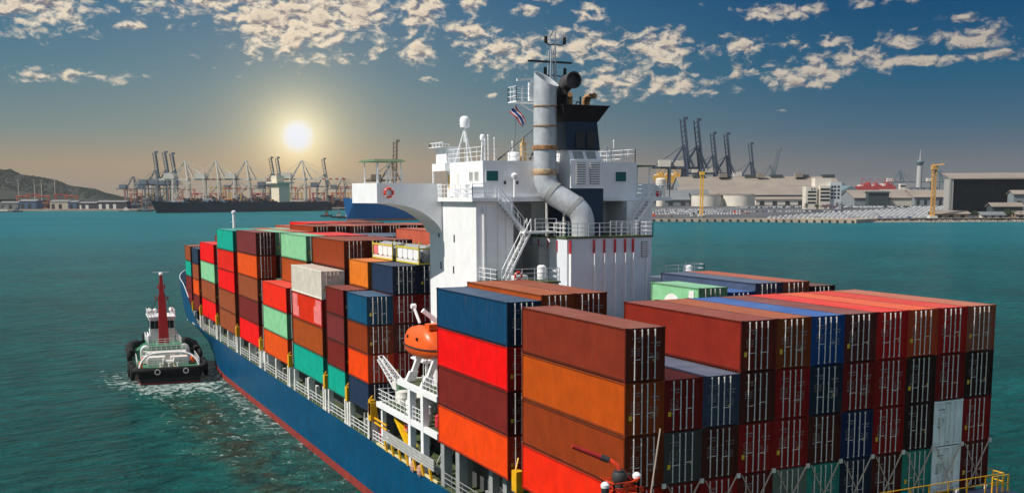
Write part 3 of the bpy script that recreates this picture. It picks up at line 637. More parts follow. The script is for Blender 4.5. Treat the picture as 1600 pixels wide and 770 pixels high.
# ---- lifeboat station on the port side --------------------------------
def beam(name, m_, *boxes):
    q = MB()
    for b_ in boxes: q.box(*b_)
    return q.build(name, m_, ship)
beam('station_beam', M_white, (-.05, .25, 26.6, 41.0, 8.9, 9.35), (.25, 5, 40.7, 41.0, 8.92, 9.33))
beam('station_deck', M_deck, (.25, 5, 26.6, 40.7, 9.1, 9.28))
beam('station_beam', M_white, (-.05, .25, 26.6, 35.4, 11.75, 12.2), (.25, 5, 35.1, 35.4, 11.77, 12.18))
beam('station_deck', M_deck, (.25, 5, 26.6, 35.1, 11.95, 12.12))
for y in (32.6, 29.7): beam('station_post', M_white, (-.08, .42, y-.28, y+.28, 5.5, 12.0))
for (x, y) in ((3.6, 38.5), (4.2, 35.5), (.3, 40.6)): beam('station_post', M_white, (x, x+.35, y-.2, y+.2, 5.5, 9.0))
beam('station_bulkhead', M_dark, (4.2, 4.95, 27, 40.4, 5.5, 9.05))
q = MB(); q.rail([(4.8, 40.8, 9.35), (.1, 40.8, 9.35), (.1, 33.2, 9.35)], 1.1, 3, .9, .035); q.build('railing', M_white, ship)
q = MB(); q.rail([(.1, 32.2, 9.35), (.1, 30.1, 9.35)], 1.1, 3, .7, .035); q.build('railing', M_white, ship)
q = MB(); q.rail([(4.8, 35.2, 12.2), (2.2, 35.2, 12.2)], 1.1, 3, .9, .035); q.rail([(.1, 29.9, 12.2), (.1, 26.8, 12.2)], 1.1, 3, .7, .035); q.build('railing', M_white, ship)
q = MB(); q.rail([(2.6, 38.6, 13.4), (2.6, 35.4, 13.4), (5, 35.4, 13.4)], 1.1, 3, .7, .035); q.box(2.4, 5, 35.3, 38.8, 13.25, 13.4); q.bar((2.6, 38.6, 9.3), (2.6, 38.0, 13.3), .25); q.bar((2.6, 35.5, 12), (2.6, 35.5, 13.3), .2); q.build('boarding_platform', M_white, ship)
# machinery on the station decks
for (x, y, z, r, h) in ((1.6, 38.6, 9.3, .55, 1.3), (2.9, 37.3, 9.3, .5, 1.6), (1.4, 36.3, 9.3, .4, .9), (2.6, 34.2, 9.3, .5, 1.2)):
    drum(x, y, z, r, h, M_whited, 'deck_winch')
for (x, y, z) in ((1.0, 34.4, 9.3), (3.4, 39.6, 9.3), (1.2, 28.2, 9.3), (3.0, 31.0, 9.3), (2.4, 28.3, 12.15)):
    q = MB(); q.box(x, x+.8, y, y+.9, z, z+.9); q.lathe((x+.4, y+.45, z+.95), [(.3, -.35), (.3, .35)], 10, 'x'); q.build('deck_winch', random.choice([M_whited, M_rustm, M_grey]), ship)
drum(1.0, 31.0, 9.3, .35, 1.4, M_white); drum(.9, 28.6, 9.3, .3, 1.1, M_redp, 'deck_winch')
q = MB(); q.tube([(.7, 34.6, 9.3), (.9, 34.5, 11.7)], .3, 10); q.tube([(2.0, 31.5, 12.1), (2.0, 31.5, 14.2)], .45, 12); q.build('ventilation_pipe', M_white, ship)
for y in (33.9, 30.5):
    q = MB(); q.loft([(.1, y-.22, 12.2), (.9, y-.22, 12.2), (.9, y+.22, 12.2), (.1, y+.22, 12.2)], [(.5, y-.2, 13.0), (1.2, y-.2, 13.0), (1.2, y+.2, 13.0), (.5, y+.2, 13.0)]); q.bar((.85, y, 12.9), (1.5, y, 14.5), .32, .4); q.bar((1.5, y, 14.4), (3.1, y, 14.9), .3, .35); q.bar((3.0, y, 12.1), (3.1, y, 16.9), .35, .4); q.bar((3.1, y, 16.8), (1.7, y, 17.9), .3, .35)
    q.build('boat_davit', M_white, ship)
q = MB(); q.tube([(2.3, 36.2, 16.6), (2.0, 36.8, 17.9)], .12, 10); q.lathe((2.0, 36.85, 17.95), [(.2, -.2), (.24, 0), (.2, .2)], 12, 'x'); q.build('davit_head', M_white, ship)
# lifeboat
lb = thing('lifeboat', 'bright orange enclosed lifeboat hanging in its davits beside the stacked containers', 'lifeboat', (1.55, 33.0, 14.0))
b = MB(); Lb, nS = 3.3, 14; seg = 16
for i in range(nS+1):
    t = -1+2*i/nS; y = t*Lb; wv = 1.28*(max(0, 1-abs(t)**2.6))**.5+.02; keel = .12+.55*abs(t)**2.2; top = 1.15
    for k in range(9):
        a = math.pi*k/8; b.v.append((-math.cos(a)*wv, y, top-(top-keel)*math.sin(a)**.75))
for i in range(nS):
    for k in range(8): b.face((i*9+k, i*9+k+1, (i+1)*9+k+1, (i+1)*9+k), True)
b.build('hull', M_orange, lb)
b = MB()
for i in range(nS+1):
    t = -1+2*i/nS; y = t*Lb*.97; wv = 1.24*(max(0, 1-abs(t)**2.6))**.5+.01; hh = (1.55+.25*math.exp(-((t+.55)/.2)**2))*(max(0, 1-abs(t)**3.2))**.6
    for k in range(9):
        a = math.pi*k/8; b.v.append((-math.copysign(abs(math.cos(a))**.7, math.cos(a))*wv, y, 1.18+hh*math.sin(a)**.8))
for i in range(nS):
    for k in range(8): b.face((i*9+k, (i+1)*9+k, (i+1)*9+k+1, i*9+k+1), True)
b.build('canopy', M_orange, lb)
b = MB()
for i in range(nS):
    P = []
    for j in (i, i+1): t = -1+2*j/nS; P.append((1.31*(max(0, 1-abs(t)**2.6))**.5+.03, t*Lb))
    for sg in (-1, 1): b.bar((sg*P[0][0], P[0][1], 1.16), (sg*P[1][0], P[1][1], 1.16), .07, .09)
b.build('rubbing_strake', M_dark, lb)
for y in (-1.2, .9): q = MB(); q.box(-1.21, -1.10, y-.18, y+.18, 1.75, 2.0); q.build('window', M_glass, lb)
q = MB(); q.box(-.5, .5, -2.2, -1.3, 2.65, 3.1); q.build('conning_hatch', M_orange, lb)
# provision crane: lattice-sided white jib
pc = thing('deck_crane', 'small white deck crane with slanting lattice jib beside the lifeboat', 'crane', (1.6, 39.6, 9.3))
q = MB(); q.tube([(0, 0, 0), (0, 0, 1.2)], .35, 12); q.box(-.45, .45, -.5, .5, 1.2, 1.9); q.build('pedestal', M_whited, pc)
q = MB(); A = Vector((0, .2, 1.6)); B = Vector((-.9, 2.3, 3.7)); sd_ = Vector((.36, 0, 0)); up_ = Vector((0, -.25, .35))
for s1 in (-1, 1):
    for s2 in (-1, 1): q.bar(A+sd_*s1+up_*s2, B+sd_*s1*.6+up_*s2*.5, .09)
for i in range(9):
    p = A.lerp(B, i/8); p2 = A.lerp(B, min(1, (i+1)/8)); k = 1-.4*i/8
    for s1 in (-1, 1): q.bar(p+sd_*s1*k+up_*k, p2+sd_*s1*k-up_*k, .05); q.bar(p+sd_*s1*k+up_*k, p+sd_*s1*k-up_*k, .05)
    q.bar(p+sd_*k+up_*k, p-sd_*k+up_*k, .05)
q.build('jib', M_white, pc)
q = MB(); q.box(-.35, .35, -.9, -.3, 1.0, 1.8); q.build('winch_housing', mat('machine_green', (.10, .22, .12), .6), pc)
# accommodation ladder stowed along the side, rollers, yellow slide
gw = thing('gangway', 'long grey ribbed gangway stowed along the deck edge below the lifeboat', 'gangway', (0, 33, 6.3))
q = MB(); q.box(-.12, .5, -6.0, 5.9, .0, .12); q.build('tread_plate', M_grey, gw)
for i in range(4): q = MB(); q.box(-.2, -.12, -6.0, 5.9, .06+i*.24, .22+i*.24); q.build('side_rail', mat('gangway_grey', (.42, .43, .42), .5), gw)
for i in range(7):
    y = 27.6+i*1.75
    q = MB(); q.bar((-.12, y, 5.5), (-.25, y+.15, 6.4), .14, .3); q.build('edge_bracket', M_yel, ship)
q = MB(); q.box(-.1, .05, 26.6, 41, 5.5, 5.68); q.build('edge_bar', mat('pale_yellow', (.7, .6, .3), .6), ship)
for y in (30.1, 31.6): drum(-.05, y, 5.3, .32, .85, mat('bollard_pink', (.5, .28, .2), .7), 'mooring_bollard')
q = MB(); q.loft([(.6, 34.6, 6.0), (1.4, 34.6, 6.0), (1.4, 34.6, 6.5), (.6, 34.6, 6.5)], [(.6, 38.2, 8.2), (1.4, 38.2, 8.2), (1.4, 38.2, 8.6), (.6, 38.2, 8.6)]); q.build('rescue_chute', mat('chute_yellow', col(240, 185, 10), .5), ship)
stairs((.8, 28.4, 5.6), (2.6, 28.4, 9.1), .8)
for y in (39.9, 41.6): q = MB(); q.tube([(.6, y, 5.5), (.6, y, 6.9)], .14, 8); q.box(.4, .9, y-.3, y+.3, 5.5, 6.3); q.build('fire_hydrant', M_redp if y > 41 else M_white, ship)
q = MB(); q.rail([(.05, 39, 5.5), (.05, 42.3, 5.5)], 1.0, 3, .8, .04); q.build('side_railing', M_white, ship)
buoy(.9, 36.0, 7.9, 'x', 'dark-mounted lifebuoy above the yellow chute under the lifeboat deck', .3)

# ==================================================================== CONTAINERS
PAL = {
 'rust brown': (128, 52, 36), 'brick brown': (134, 46, 36), 'dark brown': (96, 44, 36), 'orange-brown': (184, 84, 28), 'russet': (142, 62, 34), 'bright orange-red': (250, 62, 8), 'petrol blue': (0, 68, 102),
 'bright red': (246, 22, 10), 'scarlet': (250, 50, 32), 'coral': (246, 100, 62), 'brick red': (222, 52, 40), 'tan brown': (190, 112, 88), 'maroon': (118, 42, 38), 'orange': (246, 84, 20), 'teal blue': (0, 84, 116), 'navy': (40, 56, 80), 'turquoise': (0, 168, 146), 'off-white': (214, 208, 196),
 'pink-patched red': (214, 62, 44), 'copper': (166, 82, 44), 'mint green': (146, 206, 160), 'coral orange': (226, 92, 48), 'chestnut': (150, 80, 52), 'vermilion': (222, 54, 32),
 'tan orange': (222, 128, 60), 'faded pink-brown': (176, 96, 74), 'cobalt blue': (28, 92, 168), 'dark red': (150, 34, 34), 'crimson': (176, 26, 26), 'grey': (92, 92, 92), 'grey-green': (136, 158, 146),
 'pale grey-white': (206, 218, 218), 'green-teal': (70, 178, 160), 'blackish brown': (60, 34, 30), 'salmon': (190, 100, 80), 'purple-brown': (118, 52, 52), 'slate blue': (78, 92, 118), 'deep blue': (24, 54, 104), 'tan': (176, 116, 86)}
def cmat(name, door=False):       # copies for doors and frames: shade put into the paint, pale ones lightened
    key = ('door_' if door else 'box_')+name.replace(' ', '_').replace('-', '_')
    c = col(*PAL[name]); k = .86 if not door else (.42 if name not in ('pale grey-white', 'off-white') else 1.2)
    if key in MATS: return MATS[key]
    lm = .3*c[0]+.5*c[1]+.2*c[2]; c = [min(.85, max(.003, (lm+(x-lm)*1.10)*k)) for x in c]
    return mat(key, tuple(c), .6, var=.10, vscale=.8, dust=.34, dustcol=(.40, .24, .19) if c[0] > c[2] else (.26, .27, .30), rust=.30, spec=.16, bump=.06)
CM = {}
def cont_meshes(L, H, det):
    key = (L, round(H, 2), det)
    if key in CM: return CM[key]
    W = 1.215; d = {}
    f = MB()
    for x in (-W, W-.11):
        for y in (0, L-.12): f.box(x, x+.11, y, y+.12, 0, H)
        f.box(x+.01, x+.1, .12, L-.12, .03, .17); f.box(x+.01, x+.1, .12, L-.12, H-.11, H-.02)
    for y in (.01, L-.11): f.box(-W+.11, W-.11, y, y+.1, .03, .16); f.box(-W+.11, W-.11, y, y+.1, H-.12, H-.02)
    f.box(-W+.1, W-.1, .1, L-.1, .05, .1)
    if det:
        for x in (-W-.012, W-.16):
            for y in (-.012, L-.17):
                for z in (-.0, H-.13): f.box(x, x+.172, y, y+.182, z-.006, z+.136)
    d['frame'] = f.mesh('container_frame', [None])
    s = MB(); x0 = -W+.03
    if det:
        n = int((L-.3)/.28); st = (L-.26)/n; pts = []
        for i in range(n):
            y = .13+i*st; pts += [(y, 0), (y+st*.28, 0), (y+st*.5, .028), (y+st*.78, .028)]
        pts.append((L-.13, 0))
    else: pts = [(.12, 0.), (L-.12, 0.)]
    for (ya, da), (yb, db) in zip(pts[:-1], pts[1:]): s.quad((x0+da, yb, .17), (x0+da, ya, .17), (x0+da, ya, H-.1), (x0+db, yb, H-.1)) if da == db else s.quad((x0+db, yb, .17), (x0+da, ya, .17), (x0+da, ya, H-.1), (x0+db, yb, H-.1))
    s.box(x0+.036, x0+.05, .13, L-.13, .17, H-.1)
    d['side'] = s.mesh('container_side', [None])
    r = MB()
    if det:
        n = int(L/.5); st = (L-.2)/n; pts = []
        for i in range(n): y = .1+i*st; pts += [(y, 0), (y+st*.4, 0), (y+st*.5, -.008), (y+st*.9, -.008)]
        pts.append((L-.1, 0))
    else: pts = [(.08, 0.), (L-.08, 0.)]
    for (ya, da), (yb, db) in zip(pts[:-1], pts[1:]): r.quad((-W+.08, ya, H-.02+da), (W-.08, ya, H-.02+da), (W-.08, yb, H-.02+db), (-W+.08, yb, H-.02+db))
    r.box(-W+.09, W-.09, .09, L-.09, H-.09, H-.05)
    d['roof'] = r.mesh('container_roof', [None])
    e = MB(); e.box(-W+.11, W-.11, L-.07, L-.04, .16, H-.12); d['end'] = e.mesh('container_end', [None])
    q = MB(); q.box(-.545, .545, .03, .07, .17, H-.13)
    q.box(-.54, .54, .015, .03, .19, .27); q.box(-.54, .54, .015, .03, H-.22, H-.15); q.box(-.54, -.48, .015, .03, .2, H-.16); q.box(.48, .54, .015, .03, .2, H-.16)
    if det:
        for i in range(5): z = .42+i*(H-.7)/5; q.box(-.46, .46, .018, .03, z, z+.13)
        for i in range(4): z = .4+i*(H-.8)/3; q.box(-.6, -.5, -.005, .03, z-.05, z+.05)
    d['door'] = q.mesh('container_door', [None])
    q = MB(); rb = .03 if det else .034; q.tube([(0, -.035, .1), (0, -.035, H-.08)], rb, 6, smooth=True)
    for z in (.16, H*.36, H*.64, H-.16): q.box(-.04, .04, -.045, .012, z-.03, z+.03)
    d['bar'] = q.mesh('lock_bar', [M_bars])
    q = MB(); q.bar((-.05, -.05, 0), (.36, -.05, .02), .02, .03); d['handle'] = q.mesh('door_handle', [M_bars])
    CM[key] = d; return d
M_mark = mat('marking_white', (.24, .215, .21), .6, var=.2, vscale=9); M_stick = mat('sticker_yellow', (.62, .42, .02), .6); M_dmark = mat('marking_dark', (.05, .07, .07), .6)
MARKS = []
for sdn in range(4):
    q = MB(); rr = random.Random(sdn+3)
    def line(x, z, n, h=.05, cw=.035):
        for i in range(n):
            if rr.random() < .12: continue
            q.box(x+i*(cw+.018), x+i*(cw+.018)+cw*(.6+.4*rr.random()), -.004, .002, z, z+h*(.75+.25*rr.random()))
    line(-.28, 2.28, 9, .09, .045); line(-.02, 2.12, 4, .07, .045)
    for k in range(4+sdn % 2): line(-.36, 1.75-k*.11, 3+rr.randrange(3), .05); line(-.02, 1.75-k*.11, 4, .05)
    if sdn % 2: line(-.36, 1.2, 4, .09, .06)
    MARKS.append(q.mesh('door_marking', [M_mark]))
q = MB(); q.box(-.09, .1, -.004, .002, 0, .26); STK = q.mesh('door_sticker', [M_stick])
q = MB(); n_ = 0; q.loft([(-.1, -.004, 0), (.1, -.004, 0), (0, -.004, .17)], [(-.1, .002, 0), (.1, .002, 0), (0, .002, .17)]); TRI = q.mesh('warning_triangle', [M_stick])
BAYN = {}
ORD = ['top', 'second', 'third', 'fourth', 'fifth', 'sixth']
COLN = ['port outer', 'second', 'third', 'fourth', 'fifth', 'sixth', 'seventh', 'eighth', 'ninth', 'tenth', 'starboard outer']
NCOUNT = 0
def container(cname, k, y0, z, L, H, tier, bay, det, grp, xoff=0.0, extra=''):
    """one box: z is its bottom"""
    global NCOUNT
    NCOUNT += 1
    lab = '%s container, %s from top of %s stack, %s' % (cname, ORD[tier], COLN[k], bay)
    if tier == 0: lab = '%s container topping the %s stack, %s' % (cname, COLN[k], bay)
    t = thing('shipping_container', lab, 'container', (k*2.457+1.2285+xoff, y0, z), 0, grp)
    me = cont_meshes(L, H, det); cm = cmat(cname); rr = random.Random(NCOUNT*7)
    inst('frame', me['frame'], t, m_=cmat(cname, True)); inst('side_panel', me['side'], t, m_=cm)  # frame takes the shade-darkened door copy
    o = inst('side_panel', me['side'], t, (0, L, 0), cm, math.pi)
    inst('roof_panel', me['roof'], t, m_=cm); inst('end_panel', me['end'], t, m_=cm)
    pale = cname in ('pale grey-white', 'off-white')
    for sx in (-.555, .555):
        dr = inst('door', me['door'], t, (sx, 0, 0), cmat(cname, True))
        for bx in ((-.11, .34) if sx < 0 else (-.40, .02)): inst('lock_bar', me['bar'], dr, (bx+rr.uniform(-.015, .015), 0, 0))
        hz = .95+rr.random()*.35
        inst('handle', me['handle'], dr, (-.11 if sx < 0 else -.40, 0, hz))
        if sx < 0: inst('marking', MARKS[rr.randrange(4)], dr, (.05, .012, (H-2.88)*.8), M_dmark if pale else None)['kind'] = 'stuff'
        elif rr.random() < .5: inst('marking', MARKS[rr.randrange(4)], dr, (.12, .012, -.3), M_dmark if pale else None)['kind'] = 'stuff'
        if det or rr.random() < .5:
            if sx < 0 and rr.random() < .5: inst('sticker', STK, dr, (-.33, .012, .85))
            if sx > 0 and rr.random() < .5: inst('sticker', TRI, dr, (.0, .012, 1.05))
    return t
def stack(bay, y0, L, det, grp, k, ztop, H, names, xoff=0.0):
    z = ztop
    for i, nm in enumerate(names):
        z -= H
        if nm: container(nm, k, y0, z+.012, L, H-.03, i, bay, det, grp, xoff)
FT = 12.19; TW = 6.06; G = 'containers stacked on the ship'
bA = 'aftmost bay'; H = 2.877
stack(bA, 0, FT, True, G, 0, 20.3, H, ['rust brown', 'orange-brown', 'russet', 'bright orange-red'])
stack(bA, 0, FT, True, G, 1, 20.3-H, H, ['dark red', 'grey', 'dark red'])
stack(bA, 0, FT, True, G, 2, 20.3-H, H, ['slate blue', 'dark brown', 'crimson'])
A_cols = [['faded pink-brown', 'dark brown', 'crimson', 'dark red'], ['copper', 'dark red', 'crimson', 'maroon'], ['cobalt blue', 'navy', 'dark brown', 'grey-green'], ['purple-brown', 'maroon', 'deep blue', 'green-teal'],
          ['bright red', 'crimson', 'crimson', 'navy'], ['bright orange-red', 'blackish brown', 'blackish brown', 'dark brown'], ['vermilion', 'dark red', 'pale grey-white', 'green-teal'], ['tan', 'blackish brown', 'crimson', 'pale grey-white']]
A_cols[6][3] = 'green-teal'
# starboard-side columns, read from the photograph
A_cols = [['brick brown', 'dark brown', 'crimson', 'maroon'], ['copper', 'crimson', 'crimson', 'grey-green'], ['cobalt blue', 'navy', 'dark brown', 'green-teal'], ['purple-brown', 'dark red', 'deep blue', 'navy'],
          ['scarlet', 'crimson', 'crimson', 'dark brown'], ['coral', 'blackish brown', 'blackish brown', 'green-teal'], ['brick red', 'dark red', 'pale grey-white', 'pale grey-white'], ['tan brown', 'blackish brown', 'crimson', 'maroon']]
for i, c_ in enumerate(A_cols): stack(bA, 0, FT, True, G, 3+i, 20.3, H, c_)
bB = 'bay by the casing'; H = 2.91
stack(bB, 14.3, FT, True, G, 0, 20.4, H, ['petrol blue', 'bright red', 'maroon', 'orange'])
stack(bB, 14.3, FT, True, G, 1, 20.75, H, ['copper', 'dark red', 'dark brown', 'dark red'])
stack(bB, 14.3, FT, True, G, 2, 20.75, H, ['russet', 'dark brown'])
stack(bB, 14.3, FT, True, G, 3, 17.6, H, ['russet']); stack(bB, 14.3, FT, True, G, 4, 17.6, H, ['dark brown']); stack(bB, 14.3, FT, True, G, 5, 17.6, H, ['dark red'])
stack(bB, 14.3, TW, True, G, 6, 20.7, H, ['mint green', 'dark red']); stack(bB, 14.3, TW, True, G, 7, 20.3, H, ['cobalt blue'])
stack(bB, 14.3, FT, True, G, 8, 20.85, H, ['slate blue']); stack(bB, 14.3, FT, True, G, 9, 20.85, H, ['faded pink-brown']); stack(bB, 14.3, FT, True, G, 10, 20.45, H, ['blackish brown'])
b9, b8, b7, b6, b5, b4, b3, b2, b1 = ['%s bay forward of bridge' % w_ for w_ in ('first', 'second', 'third', 'fourth', 'fifth', 'sixth', 'seventh', 'eighth', 'ninth')]
H2 = 2.607
stack(b9, 43.3, TW, True, G, 0, 18.3, H2, ['teal blue', 'russet', 'orange', 'navy'])
stack(b9, 43.3, TW, True, G, 1, 20.92, H2, ['navy', 'dark red', 'dark brown', 'crimson', 'navy'])
stack(b9, 43.3, TW, True, G, 2, 20.92, H2, ['navy', 'crimson', 'dark brown', 'dark brown', 'navy'])
stack(b9, 43.3, TW, True, G, 3, 20.92, H2, ['navy', 'crimson', 'dark brown'])
stack(b8, 50.45, TW, True, G, 0, 18.3, H2, ['maroon', 'purple-brown', 'maroon', 'turquoise'])
stack(b8, 50.45, TW, False, G, 1, 20.92, H2, ['tan orange', 'dark red', 'dark brown'])
for k in (2, 3): stack(b8, 50.45, TW, False, G, k, 20.92, H2, ['navy' if k == 3 else 'grey'])
H = 2.91
stack(b7, 58.1, FT, True, G, 0, 19.62, H, ['off-white', 'pink-patched red', 'copper', 'turquoise'])
stack(b7, 58.1, FT, False, G, 1, 22.62, H, ['russet', 'dark brown']); stack(b7, 58.1, FT, False, G, 2, 22.62, H, ['rust brown', 'dark brown']); stack(b7, 58.1, FT, False, G, 3, 22.62, H, ['maroon'])
stack(b7, 58.1, FT, False, G, 4, 21.9, H, ['navy'])
for k, nm in ((5, 'salmon'), (6, 'russet'), (7, 'copper'), (8, 'rust brown')): stack(b7, 58.1, FT, False, G, k, 23.45, H, [nm])
H = 2.97
stack(b6, 73, FT, False, G, 0, 16.8, H, ['bright orange-red', 'mint green', 'coral orange'])
stack(b6, 73, FT, False, G, 1, 22.62, H, ['mint green', 'copper', 'russet'])
for k, nm in ((2, 'bright red'), (3, 'bright red'), (4, 'slate blue'), (5, 'slate blue'), (6, 'navy')): stack(b6, 73, FT, False, G, k, 22.6-(.2 if k > 3 else 0), H, [nm])
H = 2.94
stack(b5, 88, FT, False, G, 0, 22.6, H, ['purple-brown', 'coral orange', 'chestnut', 'maroon', 'bright red'])
stack(b5, 88, FT, False, G, 1, 22.6, H, ['mint green', 'dark brown']); stack(b5, 88, FT, False, G, 2, 22.6, H, ['salmon'])
for k in range(3, 11): stack(b5, 88, FT, False, G, k, 23.25, H, [['rust brown', 'salmon', 'maroon', 'russet'][k % 4]])
H = 2.92
stack(b4, 102.8, FT, False, G, 0, 22.4, H, ['turquoise', 'vermilion', 'bright red', 'chestnut', 'chestnut'])
stack(b4, 102.8, FT, False, G, 1, 22.4, H, ['turquoise'])
for k in range(2, 6): stack(b4, 102.8, FT, False, G, k, 22.4, H, [['salmon', 'mint green'][k % 2]])
H = 2.98
stack(b3, 118, FT, False, G, 0, 19.88, H, ['bright red', 'mint green', 'chestnut', 'bright red']); stack(b3, 118, FT, False, G, 1, 20.9, H, ['russet'])
for k, nm in ((5, 'salmon'), (6, 'bright red'), (7, 'bright red'), (8, 'vermilion'), (9, 'rust brown'), (10, 'rust brown')): stack(b3, 118, FT, False, G, k, 22.9 if k != 5 else 22.4, H, [nm])
H2 = 2.6
stack(b2, 132.6, TW, False, G, 0, 18.6, H2, ['navy', 'chestnut', 'coral orange', 'maroon']); stack(b2, 132.6, TW, False, G, 1, 19.3, H2, ['mint green'])
stack(b1, 140.2, TW, False, G, 0, 18.7, H2, ['chestnut', 'turquoise', 'maroon', 'maroon'])
# pink repaint patches and pale logo patches, flush flat print a few mm proud
def patch(k, y0, zb, boxes, m_, name='paint_patch'):
    x = k*2.457+.012
    q = MB()
    for (ya, yb, za, zb_) in boxes: q.box(x-.004, x+.03, y0+ya, y0+yb, zb+za, zb+zb_)
    return q, name, m_
pk = mat('paint_pink', col(226, 120, 118), .6, var=.15)
for t_ in [o for o in COL.objects if o.type == 'EMPTY' and o.get('category') == 'container']:
    lb_ = t_['label']
    if lb_.startswith('pink-patched'):
        q = MB(); q.box(-1.222, -1.19, 9.8, 11.9, .3, 2.7); q.box(-1.221, -1.19, 9.2, 9.8, .3, 1.4); q.build('paint_patch', pk, t_)
        q = MB(); q.box(-1.222, -1.19, .3, 2.4, .3, 2.7); q.box(-1.221, -1.19, 2.4, 3.1, .3, 2.0); q.build('paint_patch', pk, t_)
    if lb_.startswith('mint green container topping the seventh stack') and 'casing' in lb_:
        q = MB()
        for i in range(8):
            a0, a1 = math.pi*i/8, math.pi*(i+1)/8
            q.quad((-1.224, 3.3+1.0*math.cos(a0), 1.5), (-1.224, 3.3+1.0*math.cos(a1), 1.5), (-1.224, 3.3+1.0*math.cos(a1), 1.5+.75*math.sin(a1)), (-1.224, 3.3+1.0*math.cos(a0), 1.5+.75*math.sin(a0)))
        q.build('paint_patch', mat('patch_white', (.75, .78, .76), .6), t_)
        q = MB(); q.box(-1.224, -1.19, .6, 1.2, 1.6, 2.6); q.build('paint_patch', mat('patch_white', (.75, .78, .76), .6), t_)
# half-height tank containers
def tank(k, y0, z, label, L=TW):
    t = thing('tank_container', label, 'tank container', (k*2.457+1.2285, y0, z), 0, 'tank containers')
    fr = mat('tank_frame_yellow', col(206, 186, 60), .5)
    q = MB()
    for x in (-1.2, 1.1):
        for y in (0, L-.1): q.box(x, x+.1, y, y+.1, 0, 1.75)
        q.box(x, x+.1, .1, L-.1, 1.35, 1.5); q.box(x, x+.1, .1, L-.1, 0, .14)
    for y in (0, L-.1): q.box(-1.1, 1.1, y, y+.1, 0, .14); q.box(-1.1, 1.1, y, y+.1, 1.36, 1.48)
    q.build('frame', fr, t)
    for i in range(4):
        y = .25+i*(L-.4)/4; q = MB(); yb = y+(L-.4)/4-.12
        q.loft([(-1.14, y, 1.3), (-1.14, y, .55), (-1.14, y+.25, .4), (-1.14, yb-.25, .4), (-1.14, yb, .55), (-1.14, yb, 1.3)], [(-.9, y, 1.3), (-.9, y, .55), (-.9, y+.25, .4), (-.9, yb-.25, .4), (-.9, yb, .55), (-.9, yb, 1.3)])
        q.build('panel', M_white if not (i == 3 and k == 2 and y0 > 50) else pk, t)
    q = MB(); q.lathe((0, .2, .8), [(.55, 0), (.85, .12), (.88, .3), (.88, L-.75), (.85, L-.55), (.5, L-.4)], 16, 'y'); q.build('tank_barrel', M_grey, t)
    q = MB(); q.box(-1.19, -1.1, .15, L-.15, .14, .36); q.build('lower_panel', M_whited, t)
tank(2, 50.45, 20.94, 'half-height tank container with white panels and one pink panel on navy boxes')
tank(2, 43.3, 20.94, 'yellow-framed half-height tank container with four white panels nearer the bridge')
tank(3, 43.3, 20.94, 'green-sided half-height tank container half hidden by the bridge tower')

# lashing rods on the aft face, crossing between columns
M_rod = mat('lashing_steel', (.50, .40, .32), .5, metal=.2)
for k in range(1, 11):
    x = k*2.457
    q = MB(); q.tube([(x+2.3, -.14, 11.75), (x+.15, -.3, 8.5)], .045, 6); q.build('lashing_rod', M_rod, ship)
    q = MB(); q.tube([(x+.2, -.12, 11.7), (x+1.9, -.26, 8.5)], .028, 6); q.build('lashing_rod', M_rod, ship)
q = MB(); q.tube([(2.05, -.25, 14.9), (1.2, -.6, 11.0), (.9, -.7, 8.4)], .04, 6); q.build('lashing_rod', M_rod, ship)
for k in range(1, 12):
    q = MB(); q.box(k*2.457-.12, k*2.457+.12, -.1, -.02, 11.55, 11.8); q.build('twistlock', M_bars, ship)
# aft walkway and yellow rail
q = MB(); q.box(-.2, 27.2, -1.7, -.5, 7.9, 8.3); q.box(24.6, 27.3, -2.2, -.4, 8.3, 8.75); q.build('aft_walkway', mat('deck_blue', (.01, .02, .05), .6), ship)
q = MB(); q.rail([(8, -1.25, 8.75), (27.0, -1.25, 8.75)], 1.05, 2, 1.6, .035); q.rail([(27.0, -1.25, 8.75), (27.0, .3, 8.75)], 1.05, 2, .8, .04); q.rail([(25.6, -1.6, 8.75), (27.0, -1.6, 8.75)], 1.05, 2, .5, .04); q.build('aft_railing', M_yel, ship)
for i in range(11): q = MB(); q.box(1.5+i*2.457, 1.75+i*2.457, -.6, -.4, 8.3, 9.0); q.bar((1.6+i*2.457, -.6, 9.0), (1.6+i*2.457, -.5, 8.4), .2); q.build('lashing_bracket', M_whited, ship)

# stern crane / monitor post, red-orange
sc = thing('deck_crane', 'orange-red stern crane post with long barrel jib and two lamps', 'crane', (-1.5, -2.0, 5.0))
M_or = mat('crane_orange', col(226, 66, 26), .5, var=.2)
q = MB(); q.tube([(0, 0, 0), (0, 0, 7.6)], [.42, .36], 14); q.build('post', M_or, sc)
q = MB(); q.tube([(0, 0, 7.6), (0, 0, 8.5)], .25, 12); q.lathe((0, 0, 8.1), [(.33, -.2), (.38, -.1), (.38, .2), (.3, .3)], 12); q.box(-.15, .75, .1, .3, 7.7, 8.2); q.build('slew_ring', M_dark, sc)
q = MB(); q.tube([(0, 0, 8.45), (-.1, .05, 8.75), (-.45, .3, 9.0)], .12, 8); q.build('jib_elbow', M_or, sc)
q = MB(); q.tube([(-.45, .3, 9.0), (-.8, .5, 9.12), (-2.15, 1.0, 9.72)], [.09, .15, .12], 12); q.build('jib', mat('jib_red', col(170, 36, 30), .5), sc)
q = MB(); q.tube([(-.45, .3, 8.98), (-.8, .5, 9.12)], .16, 10); q.build('jib_collar', M_dark, sc)
